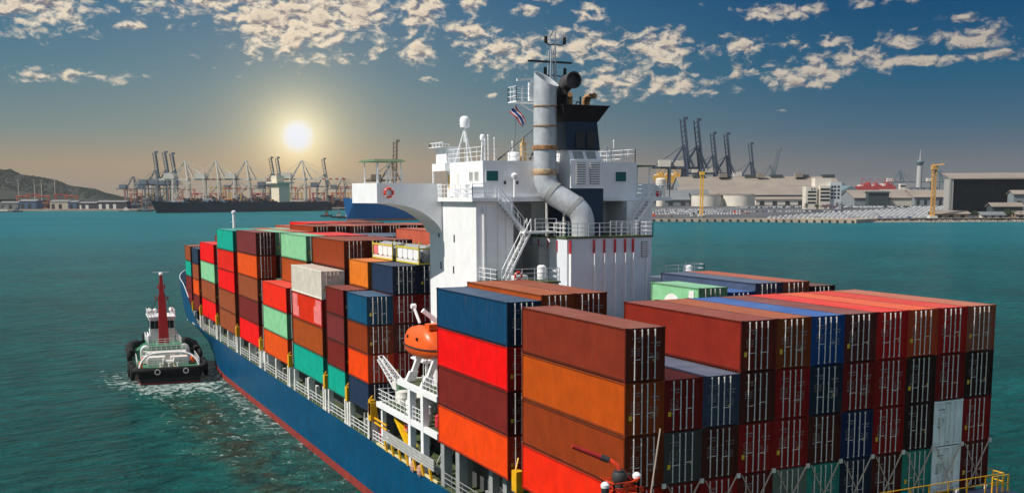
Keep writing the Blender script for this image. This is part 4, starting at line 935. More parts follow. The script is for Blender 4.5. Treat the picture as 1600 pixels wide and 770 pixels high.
q = MB(); q.box(-.65, .75, -.55, .55, 7.25, 7.36); q.rail([(-.65, -.55, 7.36), (.75, -.55, 7.36), (.75, .55, 7.36), (-.65, .55, 7.36), (-.65, -.55, 7.36)], .6, 2, .7, .04); q.bar((-.1, -.55, 7.8), (.9, -.5, 8.1), .07); q.bar((-.9, .4, 8.1), (.75, -.1, 7.8), .06); q.bar((.3, 0, 8.4), (.95, 0, 7.5), .06); q.build('platform', M_or, sc)
for (x, y, z) in ((-.95, -.2, 7.75), (.95, -.1, 8.0)):
    q = MB(); q.lathe((x, y, z), [(.16, -.5), (.2, -.4), (.2, 0)], 12); lp = q.build('lamp', M_dark, sc)
    q = MB(); q.lathe((x, y, z), [(.21, 0), (.22, .15), (.12, .27), (.01, .3)], 12); q.build('lamp_lens', M_white, lp)
for (x0, x1, z) in ((.75, 1.2, 7.3), (-1.1, -.65, 7.05)): q = MB(); q.box(x0, x1, -.35, .35, z, z+.28); q.build('lamp_bracket', M_or, sc)

# ==================================================================== TUG
TR = -R(3.5)
tug = thing('tugboat', 'green-decked tugboat with black fenders and red mast pushing alongside the ship', 'tugboat', (-7.6, 113.4, 0.4), TR)
M_tk = mat('tug_black', (.007, .008, .010), .55, var=.3, vscale=1.5); M_tg = mat('tug_green', (.05, .22, .12), .7, var=.25); M_rub = mat('rubber', (.007, .007, .008), .9, var=.3, vscale=3)
M_tr = mat('tug_red', col(160, 26, 30), .5, var=.12)
def tw(t):        # half width of the tug at 0..1 along its length
    return 4.75*(1-max(0, (t-.55)/.45)**2.2*.75) if t > .55 else 4.75-.35*(1-t/.55)**3
LT = 27.0; N_ = 16
q = MB(); q.cur = 0
for sg in (-1, 1):
    for i in range(N_):
        t0, t1 = i/N_, (i+1)/N_; y0, y1 = t0*LT, t1*LT
        zt0 = 2.0+1.6*max(0, t0-.4)**1.5*1.8; zt1 = 2.0+1.6*max(0, t1-.4)**1.5*1.8
        for (za, zb_, mi) in ((-1.4, -.15, 1), (-.15, 9, 0)):
            q.cur = mi; A0 = (sg*tw(t0)*(.93 if za < -1 else .95), y0, za); A1 = (sg*tw(t1)*(.93 if za < -1 else .95), y1, za)
            B0 = (sg*tw(t0)*(1 if zb_ > 1 else .95), y0, zt0 if zb_ > 1 else zb_); B1 = (sg*tw(t1)*(1 if zb_ > 1 else .95), y1, zt1 if zb_ > 1 else zb_)
            q.quad(*((A0, A1, B1, B0) if sg == 1 else (A1, A0, B0, B1)))
for (za, zb_, mi) in ((-1.4, -.15, 1), (-.15, 2.0, 0)): q.cur = mi; q.quad((-tw(0)*.95, 0, za), (tw(0)*.95, 0, za), (tw(0)*(1 if zb_ > 1 else .95), 0, zb_), (-tw(0)*(1 if zb_ > 1 else .95), 0, zb_))
q.cur = 0; q.quad((-tw(1), LT, -1), (-tw(1), LT, 3.2), (tw(1), LT, 3.2), (tw(1), LT, -1))
q.build('hull', [M_tk, mat('tug_bottom_red', (.28, .03, .03), .6)], tug)
q = MB()
for i in range(N_):
    t0, t1 = i/N_, (i+1)/N_; z0 = 1.55+1.6*max(0, t0-.4)**1.5*1.8; z1 = 1.55+1.6*max(0, t1-.4)**1.5*1.8
    q.quad((-tw(t0)+.1, t0*LT+.1, z0), (tw(t0)-.1, t0*LT+.1, z0), (tw(t1)-.1, t1*LT, z1), (-tw(t1)+.1, t1*LT, z1))
q.build('deck', M_tg, tug)
q = MB(); q.tube([(-4.75, 1.2, 1.75), (-4.6, .1, 1.75), (-3.8, -.35, 1.7), (3.8, -.35, 1.7), (4.6, .1, 1.75), (4.75, 1.2, 1.75)], .42, 10); q.box(-4.4, 4.4, -.32, .0, .5, 1.7); q.build('stern_fender', M_rub, tug)
for x in (-1.85, 2.1):
    q = MB(); q.lathe((x, -.78, 1.5), [(.30, .1), (.42, .1), (.42, 0), (.28, 0)], 16, 'y', cap=False); q.build('fairlead', M_whited, tug)
    q = MB(); q.lathe((x, -.7, 1.5), [(.24, .0), (.24, .05)], 12, 'y'); q.build('fairlead_opening', M_rub, tug)
for (x, y, s_) in ((-5.1, 2.5, 1.0), (-5.3, 6.0, 1.0), (-5.2, 12, .8), (-4.9, 15.5, 1.1), (-4.5, 18.3, 1.1), (5.2, 3, 1.0), (5.3, 6.5, 1.0), (5.2, 10, .9), (5.1, 13.5, 1.0), (5.0, 17, 1.1), (4.4, 20, 1.1)):
    zc = 1.3 if abs(y) < 10 else 2.2
    q = MB(); q.ring((x, y, zc), .72*s_, .38*s_, 'x', 18, 8); q.build('tyre_fender', M_rub, tug)
    if y < 8: q = MB(); q.ring((x*1.02, y, .7), .5, .3, 'x', 14, 8); q.build('tyre_fender', M_rub, tug)
for fp, fr in (([(-3.6, 19.5, 3.2), (-4.7, 17, 3.3), (-5.1, 14, 3.1), (-4.9, 12, 2.6)], .6), ([(4.0, 20, 3.3), (4.9, 16, 3.2), (5.05, 12, 2.7)], .6), ([(-2.3, LT+.1, 3.3), (0, LT+.5, 3.3), (2.3, LT+.1, 3.3)], .6)): q = MB(); q.tube(fp, fr, 8); q.build('bow_fender', M_rub, tug)
# towing arch and aft gear
q = MB(); q.tube(lerp3([(-4.3, 1.3, 1.6), (-3.9, 1.6, 2.7), (-3.0, 2.1, 3.5), (-1.6, 2.4, 3.8), (1.6, 2.4, 3.8), (3.0, 2.1, 3.5), (3.9, 1.6, 2.7), (4.3, 1.3, 1.6)], 4), .14, 8); q.build('towing_arch', M_white, tug)
q = MB(); q.box(-2.8, -.3, 4.4, 6.8, 1.6, 2.9); q.box(.5, 2.9, 4.6, 6.8, 1.6, 2.8); q.box(-2.9, 2.9, 6.6, 8.6, 1.6, 3.3); q.build('aft_casing', M_whited, tug)
for x in (-2.6, -1.6, 1.2, 2.3, -.9): q = MB(); q.box(x, x+.6, 6.5, 6.6, 2.0, 3.0); q.build('casing_panel', M_grey, tug)
q = MB(); q.lathe((0, 3.1, 2.3), [(.3, -.8), (.65, -.8), (.65, -.7), (.35, -.65), (.35, .65), (.65, .7), (.65, .8), (.3, .8)], 14, 'x'); q.box(-.9, .9, 2.8, 3.6, 1.6, 1.9); q.build('tow_winch', M_whited, tug)
for x in (-1.2, 1.2, 0): q = MB(); q.lathe((x, 1.5, 1.6), [(.16, 0), (.16, .7), (.24, .72), (.24, .8)], 10); q.build('bollard', M_whited, tug)
# deckhouse, wheelhouse
q = MB(); q.box(-2.3, 2.3, 8.8, 18.5, 1.8, 4.0); q.build('deckhouse', M_tg, tug)
q = MB(); q.box(-2.5, 2.5, 8.6, 18.8, 4.0, 4.1); q.build('upper_deck', M_tg, tug)
q = MB(); q.rail([(-2.4, 18.6, 4.1), (-2.4, 8.7, 4.1), (2.4, 8.7, 4.1), (2.4, 18.6, 4.1)], 1.0, 3, 1.1, .045); q.build('railing', M_white, tug)
q = MB(); q.rail([(-4.3, 9, 2.0), (-4.4, 3, 1.7)], 1.0, 2, 1.4, .05); q.rail([(4.4, 3, 1.7), (4.3, 9, 2.0)], 1.0, 2, 1.4, .05); q.build('railing', M_white, tug)
q = MB(); q.loft([(-1.8, 13.5, 4.1), (1.8, 13.5, 4.1), (1.7, 18.2, 4.1), (-1.7, 18.2, 4.1)], [(-1.9, 13.3, 7.9), (1.9, 13.3, 7.9), (1.8, 18.5, 7.9), (-1.8, 18.5, 7.9)]); whl = q.build('wheelhouse', M_white, tug)
for (x0, x1) in ((-1.75, -1.15), (-1.05, -.5), (.5, 1.05), (1.15, 1.75)):
    q = MB(); q.box(x0, x1, 13.2, 13.4, 6.2, 7.4); q.build('window', M_glass, whl)
for y in (13.8, 15.1, 16.4):
    for sg in (-1, 1): q = MB(); q.box(sg*1.84-.06, sg*1.84+.06, y, y+1.0, 6.2, 7.4); q.build('window', M_glass, whl)
q = MB(); q.box(-2.1, 2.1, 13.0, 18.8, 7.9, 8.05); q.build('wheelhouse_roof', M_white, tug)
q = MB(); q.rail([(-2.0, 18.5, 8.05), (-2.0, 13.1, 8.05), (2.0, 13.1, 8.05), (2.0, 18.5, 8.05)], .9, 2, .8, .04); q.build('railing', M_white, tug)
for (x, y, z) in ((-1.5, 13.6, 8.05), (1.5, 13.8, 8.05), (-1.7, 15.5, 8.05), (1.6, 16, 8.05), (-.9, 14.6, 8.05)):
    q = MB(); q.tube([(x, y, z), (x, y, z+.6)], .06, 6); q.lathe((x, y, z+.6), [(.15, 0), (.32, .15), (.32, .4), (.1, .6)], 10); q.build('deck_lamp', random.choice([M_white, M_whited, M_tg]), tug)
q = MB(); q.loft([(-.82, 10.4, 3.2), (.82, 10.4, 3.2), (.82, 11.3, 3.2), (-.82, 11.3, 3.2)], [(-.5, 11.2, 11.6), (.5, 11.2, 11.6), (.5, 11.9, 11.6), (-.5, 11.9, 11.6)])
q.loft([(-.4, 11.22, 11.6), (.4, 11.22, 11.6), (.4, 11.85, 11.6), (-.4, 11.85, 11.6)], [(-.2, 11.5, 14.6), (.2, 11.5, 14.6), (.2, 11.85, 14.6), (-.2, 11.85, 14.6)])
q.build('mast', M_tr, tug)
q = MB(); q.tube([(-.9, 11.5, 10.9), (.9, 11.5, 10.9)], .07, 6); q.tube([(-.9, 11.5, 10.9), (-.9, 11.5, 11.5)], .1, 6); q.tube([(.9, 11.5, 10.9), (.9, 11.5, 11.4)], .1, 6); q.tube([(-.55, 11.6, 12.6), (.55, 11.6, 12.6)], .06, 6); q.tube([(-.5, 11.6, 12.6), (-.5, 11.6, 13.2)], .1, 6); q.tube([(.5, 11.6, 12.6), (.5, 11.6, 13.2)], .1, 6); q.build('mast_arm', M_tr, tug)
q = MB(); q.lathe((0, 11.6, 14.6), [(.1, 0), (.3, .1), (.3, .35), (.1, .5)], 10); q.bar((-1.2, 11.6, 15.1), (1.2, 11.7, 15.1), .1, .12); q.bar((-.5, 11.3, 9.4), (.5, 11.3, 9.4), .2); q.build('radar_scanner', M_white, tug)
for sg in (-1, 1):
    q = MB(); q.tube(lerp3([(sg*3.4, 9.5, 2.0), (sg*3.4, 9.2, 3.4), (sg*3.0, 8.9, 4.0), (sg*2.4, 9.0, 3.9)], 4), .22, 10); q.build('ventilator', M_white, tug)
q = MB(); q.ring((-3.6, 5.0, 2.6), .3, .1, 'x'); q.build('life_ring', M_orange, tug)
for (x0, x1, y, z0_, n_) in ((-2.9, 2.9, 6.55, 3.3, 8), (-2.9, 2.9, 4.3, 1.6, 8), (-2.2, 2.2, 12.6, 4.1, 6)):
    q = MB(); q.rail([(x0, y, z0_), (x1, y, z0_)], 1.0, 3, (x1-x0)/n_, .05); q.build('railing', M_white, tug)
for (x, y, z) in ((-3.1, 7.5, 1.7), (3.2, 7.8, 1.7), (-2.9, 10.5, 2.0), (3.0, 11, 2.0)):
    q = MB(); q.box(x-.35, x+.35, y-.5, y+.5, z, z+1.1); q.build('deck_box', random.choice([M_white, M_tg, M_whited]), tug)
for sg in (-1, 1): q = MB(); q.box(sg*2.05-.06, sg*2.05+.06, 13.2, 17.8, 4.1, 5.2); q.build('wing_screen', M_white, tug)
q = MB(); q.bar((-.3, 10.5, 12.0), (-1.8, 13.4, 8.6), .05); q.bar((.3, 10.8, 12.0), (1.8, 13.4, 8.6), .05); q.build('mast_stay', M_dark, tug)
q = MB(); q.tube([(-2.0, .9, 1.6), (-1.3, 2.6, 1.75), (0, 3.0, 2.4), (.9, 2.0, 1.7), (1.9, .6, 1.65)], .09, 6); q.build('towing_rope', mat('rope', (.45, .38, .25), .9), tug)
q = MB(); q.lathe((-3.9, 3.6, 1.6), [(.3, 0), (.3, .8), (.2, .9)], 10); q.lathe((3.7, 5.6, 1.7), [(.35, 0), (.35, .9), (.2, 1.0)], 10); q.build('drum', M_orange, tug)

# ==================================================================== FAR LAND
M_quay = mat('quay_concrete', (.36, .29, .23), .85, var=.25, vscale=.03); M_apron = mat('apron_asphalt', (.085, .088, .095), .9, var=.2, vscale=.01)
M_land = mat('port_ground', (.13, .12, .10), .95, var=.3, vscale=.006); M_rock = mat('shore_rock', (.22, .19, .16), .95, var=.5, vscale=.4)
ROT = -YAW
def lpoly(name, pts, m_, z_off=0):       # pts: (u, D, z)
    q = MB(); n = len(pts); q.v = [tuple(GP(u, d, z)) for (u, d, z) in pts]; q.face(tuple(range(n))); return struct(q.build(name, m_))
# left terminal ground: quay at D 2060
q = MB()
def wall(u0, d0, u1, d1, z0, z1): q.quad(tuple(GP(u0, d0, z0)), tuple(GP(u1, d1, z0)), tuple(GP(u1, d1, z1)), tuple(GP(u0, d0, z1)))
q = MB(); L0 = [(-400, 2050), (530, 2050), (560, 2150), (1010, 2400)]
for (a, c) in zip(L0[:-1], L0[1:]):
    wall(a[0], a[1], c[0], c[1], -1, 3)
    q.quad(tuple(GP(a[0], a[1], 3)), tuple(GP(c[0], c[1], 3)), tuple(GP(c[0], 13000, 3)), tuple(GP(a[0], 13000, 3)))
struct(q.build('terminal_ground', M_land))
q = MB()
for (a, c) in (((-400, 2050), (215, 2050)),): q.quad(tuple(GP(a[0], 2042, 3.05)), tuple(GP(c[0], 2042, 3.05)), tuple(GP(c[0], 2085, 3.05)), tuple(GP(a[0], 2085, 3.05))); q.quad(tuple(GP(a[0], 2042, 0)), tuple(GP(c[0], 2042, 0)), tuple(GP(c[0], 2042, 3.05)), tuple(GP(a[0], 2042, 3.05)))
struct(q.build('quay_edge', M_quay))
# right land: quay front at about D 1040 rising gently inland
def ZG(d): return 3.2 if d < 1085 else min(12.9, 3.2+(d-1085)*.0233)
q = MB(); us = [960, 1020, 1100, 1200, 1300, 1345, 1400, 1500, 1700, 2100]
def qd(u): return 1108 if u < 960 else (1108-(u-960)*.17 if u <= 1345 else 1045+(u-1345)*.02)
ds = [0, 12, 40, 45, 120, 250, 380, 500, 900, 12000]
for u0, u1 in zip(us[:-1], us[1:]):
    rows = []
    for d_ in ds:
        rows.append([tuple(GP(u0, qd(u0)+d_, ZG(qd(u0)+d_)-.02)), tuple(GP(u1, qd(u1)+d_, ZG(qd(u1)+d_)-.02))])
    for a, c in zip(rows[:-1], rows[1:]): q.quad(a[0], a[1], c[1], c[0])
struct(q.build('port_apron', M_apron))
q = MB()
for u0, u1 in zip(us[:-1], us[1:]):
    if u1 > 1345: break
    wall_m = (qd(u0), qd(u1)); wall(u0, wall_m[0]-.5, u1, wall_m[1]-.5, -1, 3.3); q.quad(tuple(GP(u0, wall_m[0]-.5, 3.3)), tuple(GP(u1, wall_m[1]-.5, 3.3)), tuple(GP(u1, wall_m[1]+26, 3.25)), tuple(GP(u0, wall_m[0]+26, 3.25)))
# jetty end block running out at 1345..1395
for (a, c) in (((1200, 1060), (1340, 1010)), ((1340, 1010), (1396, 1075))):
    wall(a[0], a[1], c[0], c[1], -1, 3.4)
q.face(tuple(len(q.v)+i for i in range(4))); q.v += [tuple(GP(1200, 1060, 3.4)), tuple(GP(1340, 1010, 3.4)), tuple(GP(1396, 1075, 3.4)), tuple(GP(1230, 1090, 3.4))]
struct(q.build('jetty', M_quay))
q = MB()
for i in range(27):
    u = 1022+i*12; d = min(qd(u), 1060-(u-1200)*.357 if u > 1200 else 9e9)-1.2
    p = GP(u, d); q.lathe((p.x, p.y, .2), [(.9, 0), (.9, 2.4)], 8)
tag(q.build('fenders', M_dark), 'row of black rubber fenders along the quay face', 'fender', kind='stuff')
q = MB(); rr = random.Random(5)
for i in range(900):
    u = 1350+rr.random()*420; d = qd(u)-6+rr.random()*16; p = GP(u, d); s = .6+rr.random()*1.3; z = max(0, (d-qd(u)+6)/16)*3.0
    n = len(q.v); V = [(rr.uniform(.6, 1)*s*x, rr.uniform(.6, 1)*s*y, rr.uniform(.5, .8)*s*zz) for x, y, zz in ((-1, -1, 0), (1, -1, 0), (1, 1, 0), (-1, 1, 0), (-.6, -.6, 1), (.6, -.6, 1), (.6, .6, 1), (-.6, .6, 1))]
    q.v += [(p.x+v[0], p.y+v[1], z+v[2]) for v in V]
    for f_ in ((4, 5, 6, 7), (0, 1, 5, 4), (1, 2, 6, 5), (2, 3, 7, 6), (3, 0, 4, 7)): q.face(tuple(n+k for k in f_))
tag(q.build('shore_rocks', M_rock), 'rough stone revetment along the right-hand shore', 'rocks', kind='stuff')
struct_shore = MB()
for u0, u1 in ((1345, 1700), (1700, 2100)):
    struct_shore.quad(tuple(GP(u0, qd(u0)-9, -.3)), tuple(GP(u1, qd(u1)-9, -.3)), tuple(GP(u1, qd(u1)+14, 3.26)), tuple(GP(u0, qd(u0)+14, 3.26)))
struct(struct_shore.build('shore_bank', M_rock))

# hill
M_hillm = mat('hill_scrub', (.020, .026, .016), .95, var=.45, vscale=.012)
q = MB(); nu, nd = 90, 14; Hu = [(-500, 60), (-200, 92), (-60, 84), (0, 118), (20, 124), (35, 103), (60, 96), (78, 88), (92, 82), (110, 62), (150, 50), (165, 36), (190, 22), (215, 10), (260, 2)]
def hillh(u):
    for (a, ha), (c, hc) in zip(Hu[:-1], Hu[1:]):
        if a <= u <= c: t = (u-a)/(c-a); return ha+(hc-ha)*t
    return 0
rr = random.Random(9)
for j in range(nd+1):
    for i in range(nu+1):
        u = -500+i*(790/nu) if i < 30 else -237+(i-30)*(500/60); t = j/nd; d = 3300+t*1600; env = math.sin(math.pi*min(1, t*1.25+.02)/1)**.7 if t < .8 else max(0, (1-t)/.2)*.3
        z = 3+hillh(u)*.98*max(0, env)*(1+.05*math.sin(u*.4+j)+.06*rr.uniform(-1, 1)); q.v.append(tuple(GP(u, d, z)))
for j in range(nd):
    for i in range(nu): a = j*(nu+1)+i; q.face((a, a+1, a+nu+2, a+nu+1), True)
struct(q.build('hill', M_hillm))
q = MB(); rr = random.Random(12)      # scrub and tree crowns that roughen the hill
for i in range(4200):
    u = rr.uniform(-60, 225); t = rr.uniform(.05, .62); d = 3300+t*1600; env = math.sin(math.pi*min(1, t*1.25+.02))**.7; z = 3+hillh(u)*.98*env; p = GP(u, d, z-2); s = rr.uniform(3, 6.5)
    n = len(q.v); q.v += [(p.x+rr.uniform(-1, 1)*s, p.y, p.z), (p.x+s, p.y+s*.5, p.z+s*.2), (p.x-s, p.y-s*.5, p.z+s*.3), (p.x+rr.uniform(-.4, .4)*s, p.y, p.z+s*1.1), (p.x, p.y-s, p.z+s*.1)]
    for f_ in ((0, 1, 3), (2, 0, 3), (4, 1, 3), (2, 4, 3)): q.face(tuple(n+k for k in f_))
tag(q.build('hillside_scrub', mat('scrub_green', (.020, .030, .014), .95, var=.5, vscale=.02)), 'scrub and small trees covering the distant hill', 'scrub', kind='stuff')

# ---- ship-to-shore gantry cranes ---------------------------------------
def gantry(u, D_, z0, Hs, raised, m_, label, rot=0.0, m_h=None, grp=None, lean=84, flip=1, scale_boom=1.0):
    t = thing('gantry_crane', label, 'crane', GP(u, D_, z0), ROT+rot, grp); s = Hs/100.0; w_ = (1.5 if D_ > 1900 else 1.9)*s
    def P(x, y, z): return (x*s*flip, y*s, z*s)
    for x in (0, -22):
        for y in (-9, 9): q = MB(); q.bar(P(x, y, 0), P(x*.95, y*.8, 42), w_); q.build('leg', m_, t)
    q = MB()
    for x in (0, -22): q.bar(P(x, -9, 12), P(x, 9, 12), w_*.9); q.bar(P(x*.95, -7, 42), P(x*.95, 7, 42), w_)
    for y in (-9, 9): q.bar(P(0, y, 12), P(-22, y, 12), w_*.9); q.bar(P(-22, y, 13), P(0, y*.8, 40), w_*.6)
    q.build('portal_beam', m_, t)
    q = MB()
    for y in (-3, 3): q.bar(P(-42, y, 43), P(3, y, 43), w_*.9, w_*1.4)
    q.bar(P(-40, -3, 43), P(-40, 3, 43), w_); q.build('back_girder', m_, t)
    ang = R(lean) if raised else 0; Lb_ = 58*scale_boom; c, s2 = math.cos(ang), math.sin(ang)
    q = MB()
    stripe = (m_ is MC_w and not raised); NB = 12
    for y in (-3, 3):
        for i in range(NB if stripe else 1):
            NBB = NB if stripe else 1; fa = Lb_*i/NBB; fb = Lb_*(i+1)/NBB; q.cur = i % 2 if (stripe and i > 4) else 0; q.bar(P(3+fa*c, y, 43+fa*s2), P(3+fb*c, y, 43+fb*s2), w_*.9, w_*1.4)
    q.cur = 0
    if raised:
        q.bar(P(-2.0, 0, 43), P(-2.0+Lb_*c, 0, 43+Lb_*s2), w_*.8)
        for i in range(10): f_ = Lb_*i/10; q.bar(P(-2+f_*c, 0, 43+f_*s2), P(3+(f_+Lb_/10)*c, 0, 43+(f_+Lb_/10)*s2), w_*.4)
    for i in range(9): f_ = Lb_*(i+1)/9; q.bar(P(3+f_*c, -2.6, 43+f_*s2), P(3+f_*c, 2.6, 43+f_*s2), w_*.6)
    if raised: q.box(*sorted((P(3+Lb_*c-1, 0, 0)[0], P(3+Lb_*c+4, 0, 0)[0])), -3*s, 3*s, (43+Lb_*s2-1)*s, (43+Lb_*s2+2.2)*s)
    bm = q.build('boom', [m_, mat('stripe_red', (.5, .10, .06), .6)], t)
    q = MB(); top = P(-4, 0, 70)
    for y in (-6, 6): q.bar(P(0, y, 42), top, w_*.9); q.bar(P(-21, y, 42), top, w_*.8); q.bar(P(9, y, 43), top, w_*.6)
    if not raised: q.bar(P(3+Lb_*.5, 0, 43.5), P(3, 0, 60), w_*.5); q.bar(P(-20, 0, 43.5), P(-8, 0, 62), w_*.5)
    q.bar(P(0, -5, 52), P(0, 5, 52), w_*.6); q.build('apex_frame', m_, t)
    q = MB()
    if not raised:
        for f_ in (.45, .92): q.bar(top, P(3+Lb_*f_, 0, 43.5), w_*.35)
    else: q.bar(top, P(3+Lb_*.35*c, 0, 43+Lb_*.35*s2), w_*.35)
    q.bar(top, P(-40, 0, 43.5), w_*.35); q.build('tie_rod', m_, t)
    q = MB(); q.box(*sorted((P(-34, 0, 0)[0], P(-20, 0, 0)[0])), -5*s, 5*s, 44*s, 52*s); q.build('machinery_house', m_h or m_, t)
    return t
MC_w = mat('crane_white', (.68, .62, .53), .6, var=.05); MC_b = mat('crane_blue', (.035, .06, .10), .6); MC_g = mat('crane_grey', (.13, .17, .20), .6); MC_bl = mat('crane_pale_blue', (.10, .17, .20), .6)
WG = 'white gantry cranes of the far left terminal'
for i, (u, w_) in enumerate(((296, 'leftmost'), (344, 'second from left'), (391, 'third from left'), (478, 'rightmost'))):
    gantry(u, 1990, 3, 128, False, MC_w, 'white ship-to-shore crane with lowered boom, %s of the four over the dark ship' % w_, 0, MC_w, WG, scale_boom=.95)
for i, (u, v, w_) in enumerate(((249, 236, 'leftmost'), (265, 236, 'middle'), (277, 238, 'rightmost'))):
    gantry(u, 2150, 3, 1.31*(305-v)*.98+22, True, MC_g, 'dark crane with boom raised, %s of the three left of the white cranes' % w_, 0, None, 'raised cranes behind the far left terminal', lean=96+i)
for i, (u, v, w_) in enumerate(((430, 241, 'left'), (440, 241, 'right'), (512, 243, 'lone'))):
    gantry(u, 2300, 3, 1.38*(305-v)*.98+18, True, MC_g, ['thin raised crane left of the pair beneath the sun', 'thin raised crane right of the pair beneath the sun', 'lone raised crane right of the sun glow'][i], 0, None, 'raised cranes behind the far left terminal', lean=98)
gantry(213, 2150, 3, 92, False, MC_g, 'dark blue crane with lowered yellow-brown boom, far left of the terminal', 0, None, 'low-boom cranes by the hill'); gantry(240, 2220, 3, 92, False, MC_g, 'dark crane with lowered boom just right of the leftmost crane', 0, None, 'low-boom cranes by the hill')
gantry(372, 2700, 3, 100, False, MC_g, 'faint grey crane standing behind the white cranes, left one', 0); gantry(425, 2700, 3, 100, False, MC_g, 'faint grey crane standing behind the white cranes, right one', 0)
gantry(540, 2500, 3, 95, False, MC_g, 'faint grey crane at the right end of the left terminal', 0)
gantry(617, 1900, 3, 118, True, mat('crane_rust', (.20, .13, .08), .7), 'rust-brown raised crane behind the white bridge wing', 0, lean=88)
for i, (u, v, D_) in enumerate(((1073, 190, 1750), (1094, 192, 1760), (1118, 212, 1850), (1139, 213, 1860))):
    gantry(u, D_, 12.9, (305-v)*D_/FPX*1.0+14, True, MC_b, 'tall dark-blue crane with raised boom, %s of the four behind the ridged warehouse' % ('first', 'second', 'third', 'fourth')[i], 0, MC_w, 'tall raised blue cranes', lean=97)
gantry(1176, 2100, 12.9, 112, True, MC_b, 'smaller dark crane with raised boom right of the four tall cranes', 0, MC_w, lean=97)
gantry(1207, 2300, 12.9, 110, True, MC_g, 'grey jib crane leaning right behind the long warehouse', 0, lean=80)
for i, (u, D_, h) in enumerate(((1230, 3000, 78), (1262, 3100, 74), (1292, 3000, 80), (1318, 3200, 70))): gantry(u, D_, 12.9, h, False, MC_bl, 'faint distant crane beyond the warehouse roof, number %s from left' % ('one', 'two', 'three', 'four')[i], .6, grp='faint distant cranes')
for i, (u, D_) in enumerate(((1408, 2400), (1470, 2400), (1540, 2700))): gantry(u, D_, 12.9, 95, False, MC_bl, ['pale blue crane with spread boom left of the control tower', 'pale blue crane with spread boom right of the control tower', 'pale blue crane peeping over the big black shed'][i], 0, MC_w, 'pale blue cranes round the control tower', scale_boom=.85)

# yard gantries, container blocks and sheds of the left terminal
def boxes_block(name, label, cat, u0, u1, D_, z0, ztop, cols_, seed, dw=12, dd=60):
    rr = random.Random(seed); q = MB(); W_ = (u1-u0)*D_/FPX; p = GP(u0, D_, z0); x = 0
    while x < W_:
        n = rr.randrange(1, max(2, int((ztop-z0)/2.6)+1))
        for k in range(n): q.cur = rr.randrange(len(cols_)); q.box(x, x+dw*.98, rr.random()*dd, rr.random()*dd+8+dd*.2, k*2.6, k*2.6+2.55)
        x += dw
    o = q.build(name, cols_, None, p, ROT); tag(o, label, cat, kind='stuff'); return o
CR = [mat('far_red', (.25, .07, .05), .8), mat('far_blue', (.06, .12, .2), .8), mat('far_grey', (.2, .2, .2), .8), mat('far_orange', (.35, .14, .05), .8), mat('far_dark', (.05, .05, .06), .8), mat('far_brown', (.16, .08, .06), .8)]
boxes_block('container_yard', 'mixed red and blue containers stacked on the far left quay', 'containers', -120, 245, 2200, 3, 16, CR, 1)
boxes_block('container_yard', 'container stacks behind the dark ship on the left terminal', 'containers', 245, 560, 2250, 3, 26, CR, 2)
boxes_block('container_yard', 'back rows of containers along the left terminal', 'containers', 180, 640, 2500, 3, 34, [CR[0], CR[4], CR[2], CR[5]], 3)
for (i, (u0, u1, vt, c_, lab)) in enumerate(((0, 28, 312, 'far_grey', 'grey quay shed at the far left edge'), (30, 56, 309, 'far_blue', 'blue quayside shed below the hill'), (78, 106, 310, 'far_cream', 'cream shed with wide front on the left quay'), (106, 120, 311, 'far_blue', 'small blue shed right of the cream shed'), (120, 152, 313, 'far_dark', 'dark shed with white piers, left half'), (152, 196, 311, 'far_dark', 'dark shed with white piers, right half'))):
    D_ = 2110; m_ = MATS.get(c_) or mat('far_cream', (.5, .45, .34), .8); W_ = (u1-u0)*D_/FPX; h = ZZ(vt, D_)-3
    t = thing('quay_shed', lab, 'shed', GP(u0, D_, 3), ROT); q = MB(); q.box(0, W_, 0, 30, 0, h*.8); q.build('wall', m_, t); q = MB(); q.loft([(-1, -1, h*.8), (W_+1, -1, h*.8), (W_+1, 31, h*.8), (-1, 31, h*.8)], [(-1, 14, h), (W_+1, 14, h), (W_+1, 16, h), (-1, 16, h)]); q.build('roof', MATS['far_grey'], t)
    for k in range(max(2, int(W_/14))): q = MB(); q.box(3+k*14, 9+k*14, -.3, 0, 0, h*.55); q.build('door', M_whited if c_ == 'far_dark' else M_dark, t)
def yard_gantry(u, D_, z0, w_, h, m_, label, grp):
    t = thing('yard_gantry', label, 'gantry', GP(u, D_, z0), ROT, grp)
    for x in (0, w_): q = MB(); q.bar((x, -4, 0), (x, -4, h), 1.4); q.bar((x, 4, 0), (x, 4, h), 1.4); q.build('leg', m_, t)
    q = MB(); q.bar((-3, -4, h), (w_+3, -4, h), 2.0); q.bar((-3, 4, h), (w_+3, 4, h), 2.0); q.box(w_*.4, w_*.4+5, -3, 3, h-3, h-.8); q.build('cross_beam', m_, t)
M_go = mat('gantry_orange', (.48, .12, .05), .7); M_gy = mat('gantry_yellow', (.62, .40, .07), .7); M_gr = mat('gantry_red', (.42, .05, .05), .7)
for i, u in enumerate((28, 44, 60, 88, 104)): yard_gantry(u, 2300, 3, 22, 26+(i % 2)*3, [M_go, M_gr][i % 2], 'orange-red yard gantry below the hill, %s from left' % ('first', 'second', 'third', 'fourth', 'fifth')[i], 'yard gantries below the hill')
for i, u in enumerate((205, 222, 300, 330, 360, 395, 415, 455, 490, 520, 545)): yard_gantry(u, 2350, 3, 24, 30, [M_go, M_gy, M_gr][i % 3], ['orange-red', 'yellow', 'red'][i % 3]+' yard gantry among far container rows, number '+['one', 'two', 'three', 'four', 'five', 'six', 'seven', 'eight', 'nine', 'ten', 'eleven'][i]+' from left', 'yard gantries behind the dark ship')
NUMW = ['one', 'two', 'three', 'four', 'five', 'six', 'seven', 'eight', 'nine', 'ten', 'eleven', 'twelve', 'thirteen', 'fourteen', 'fifteen', 'sixteen']
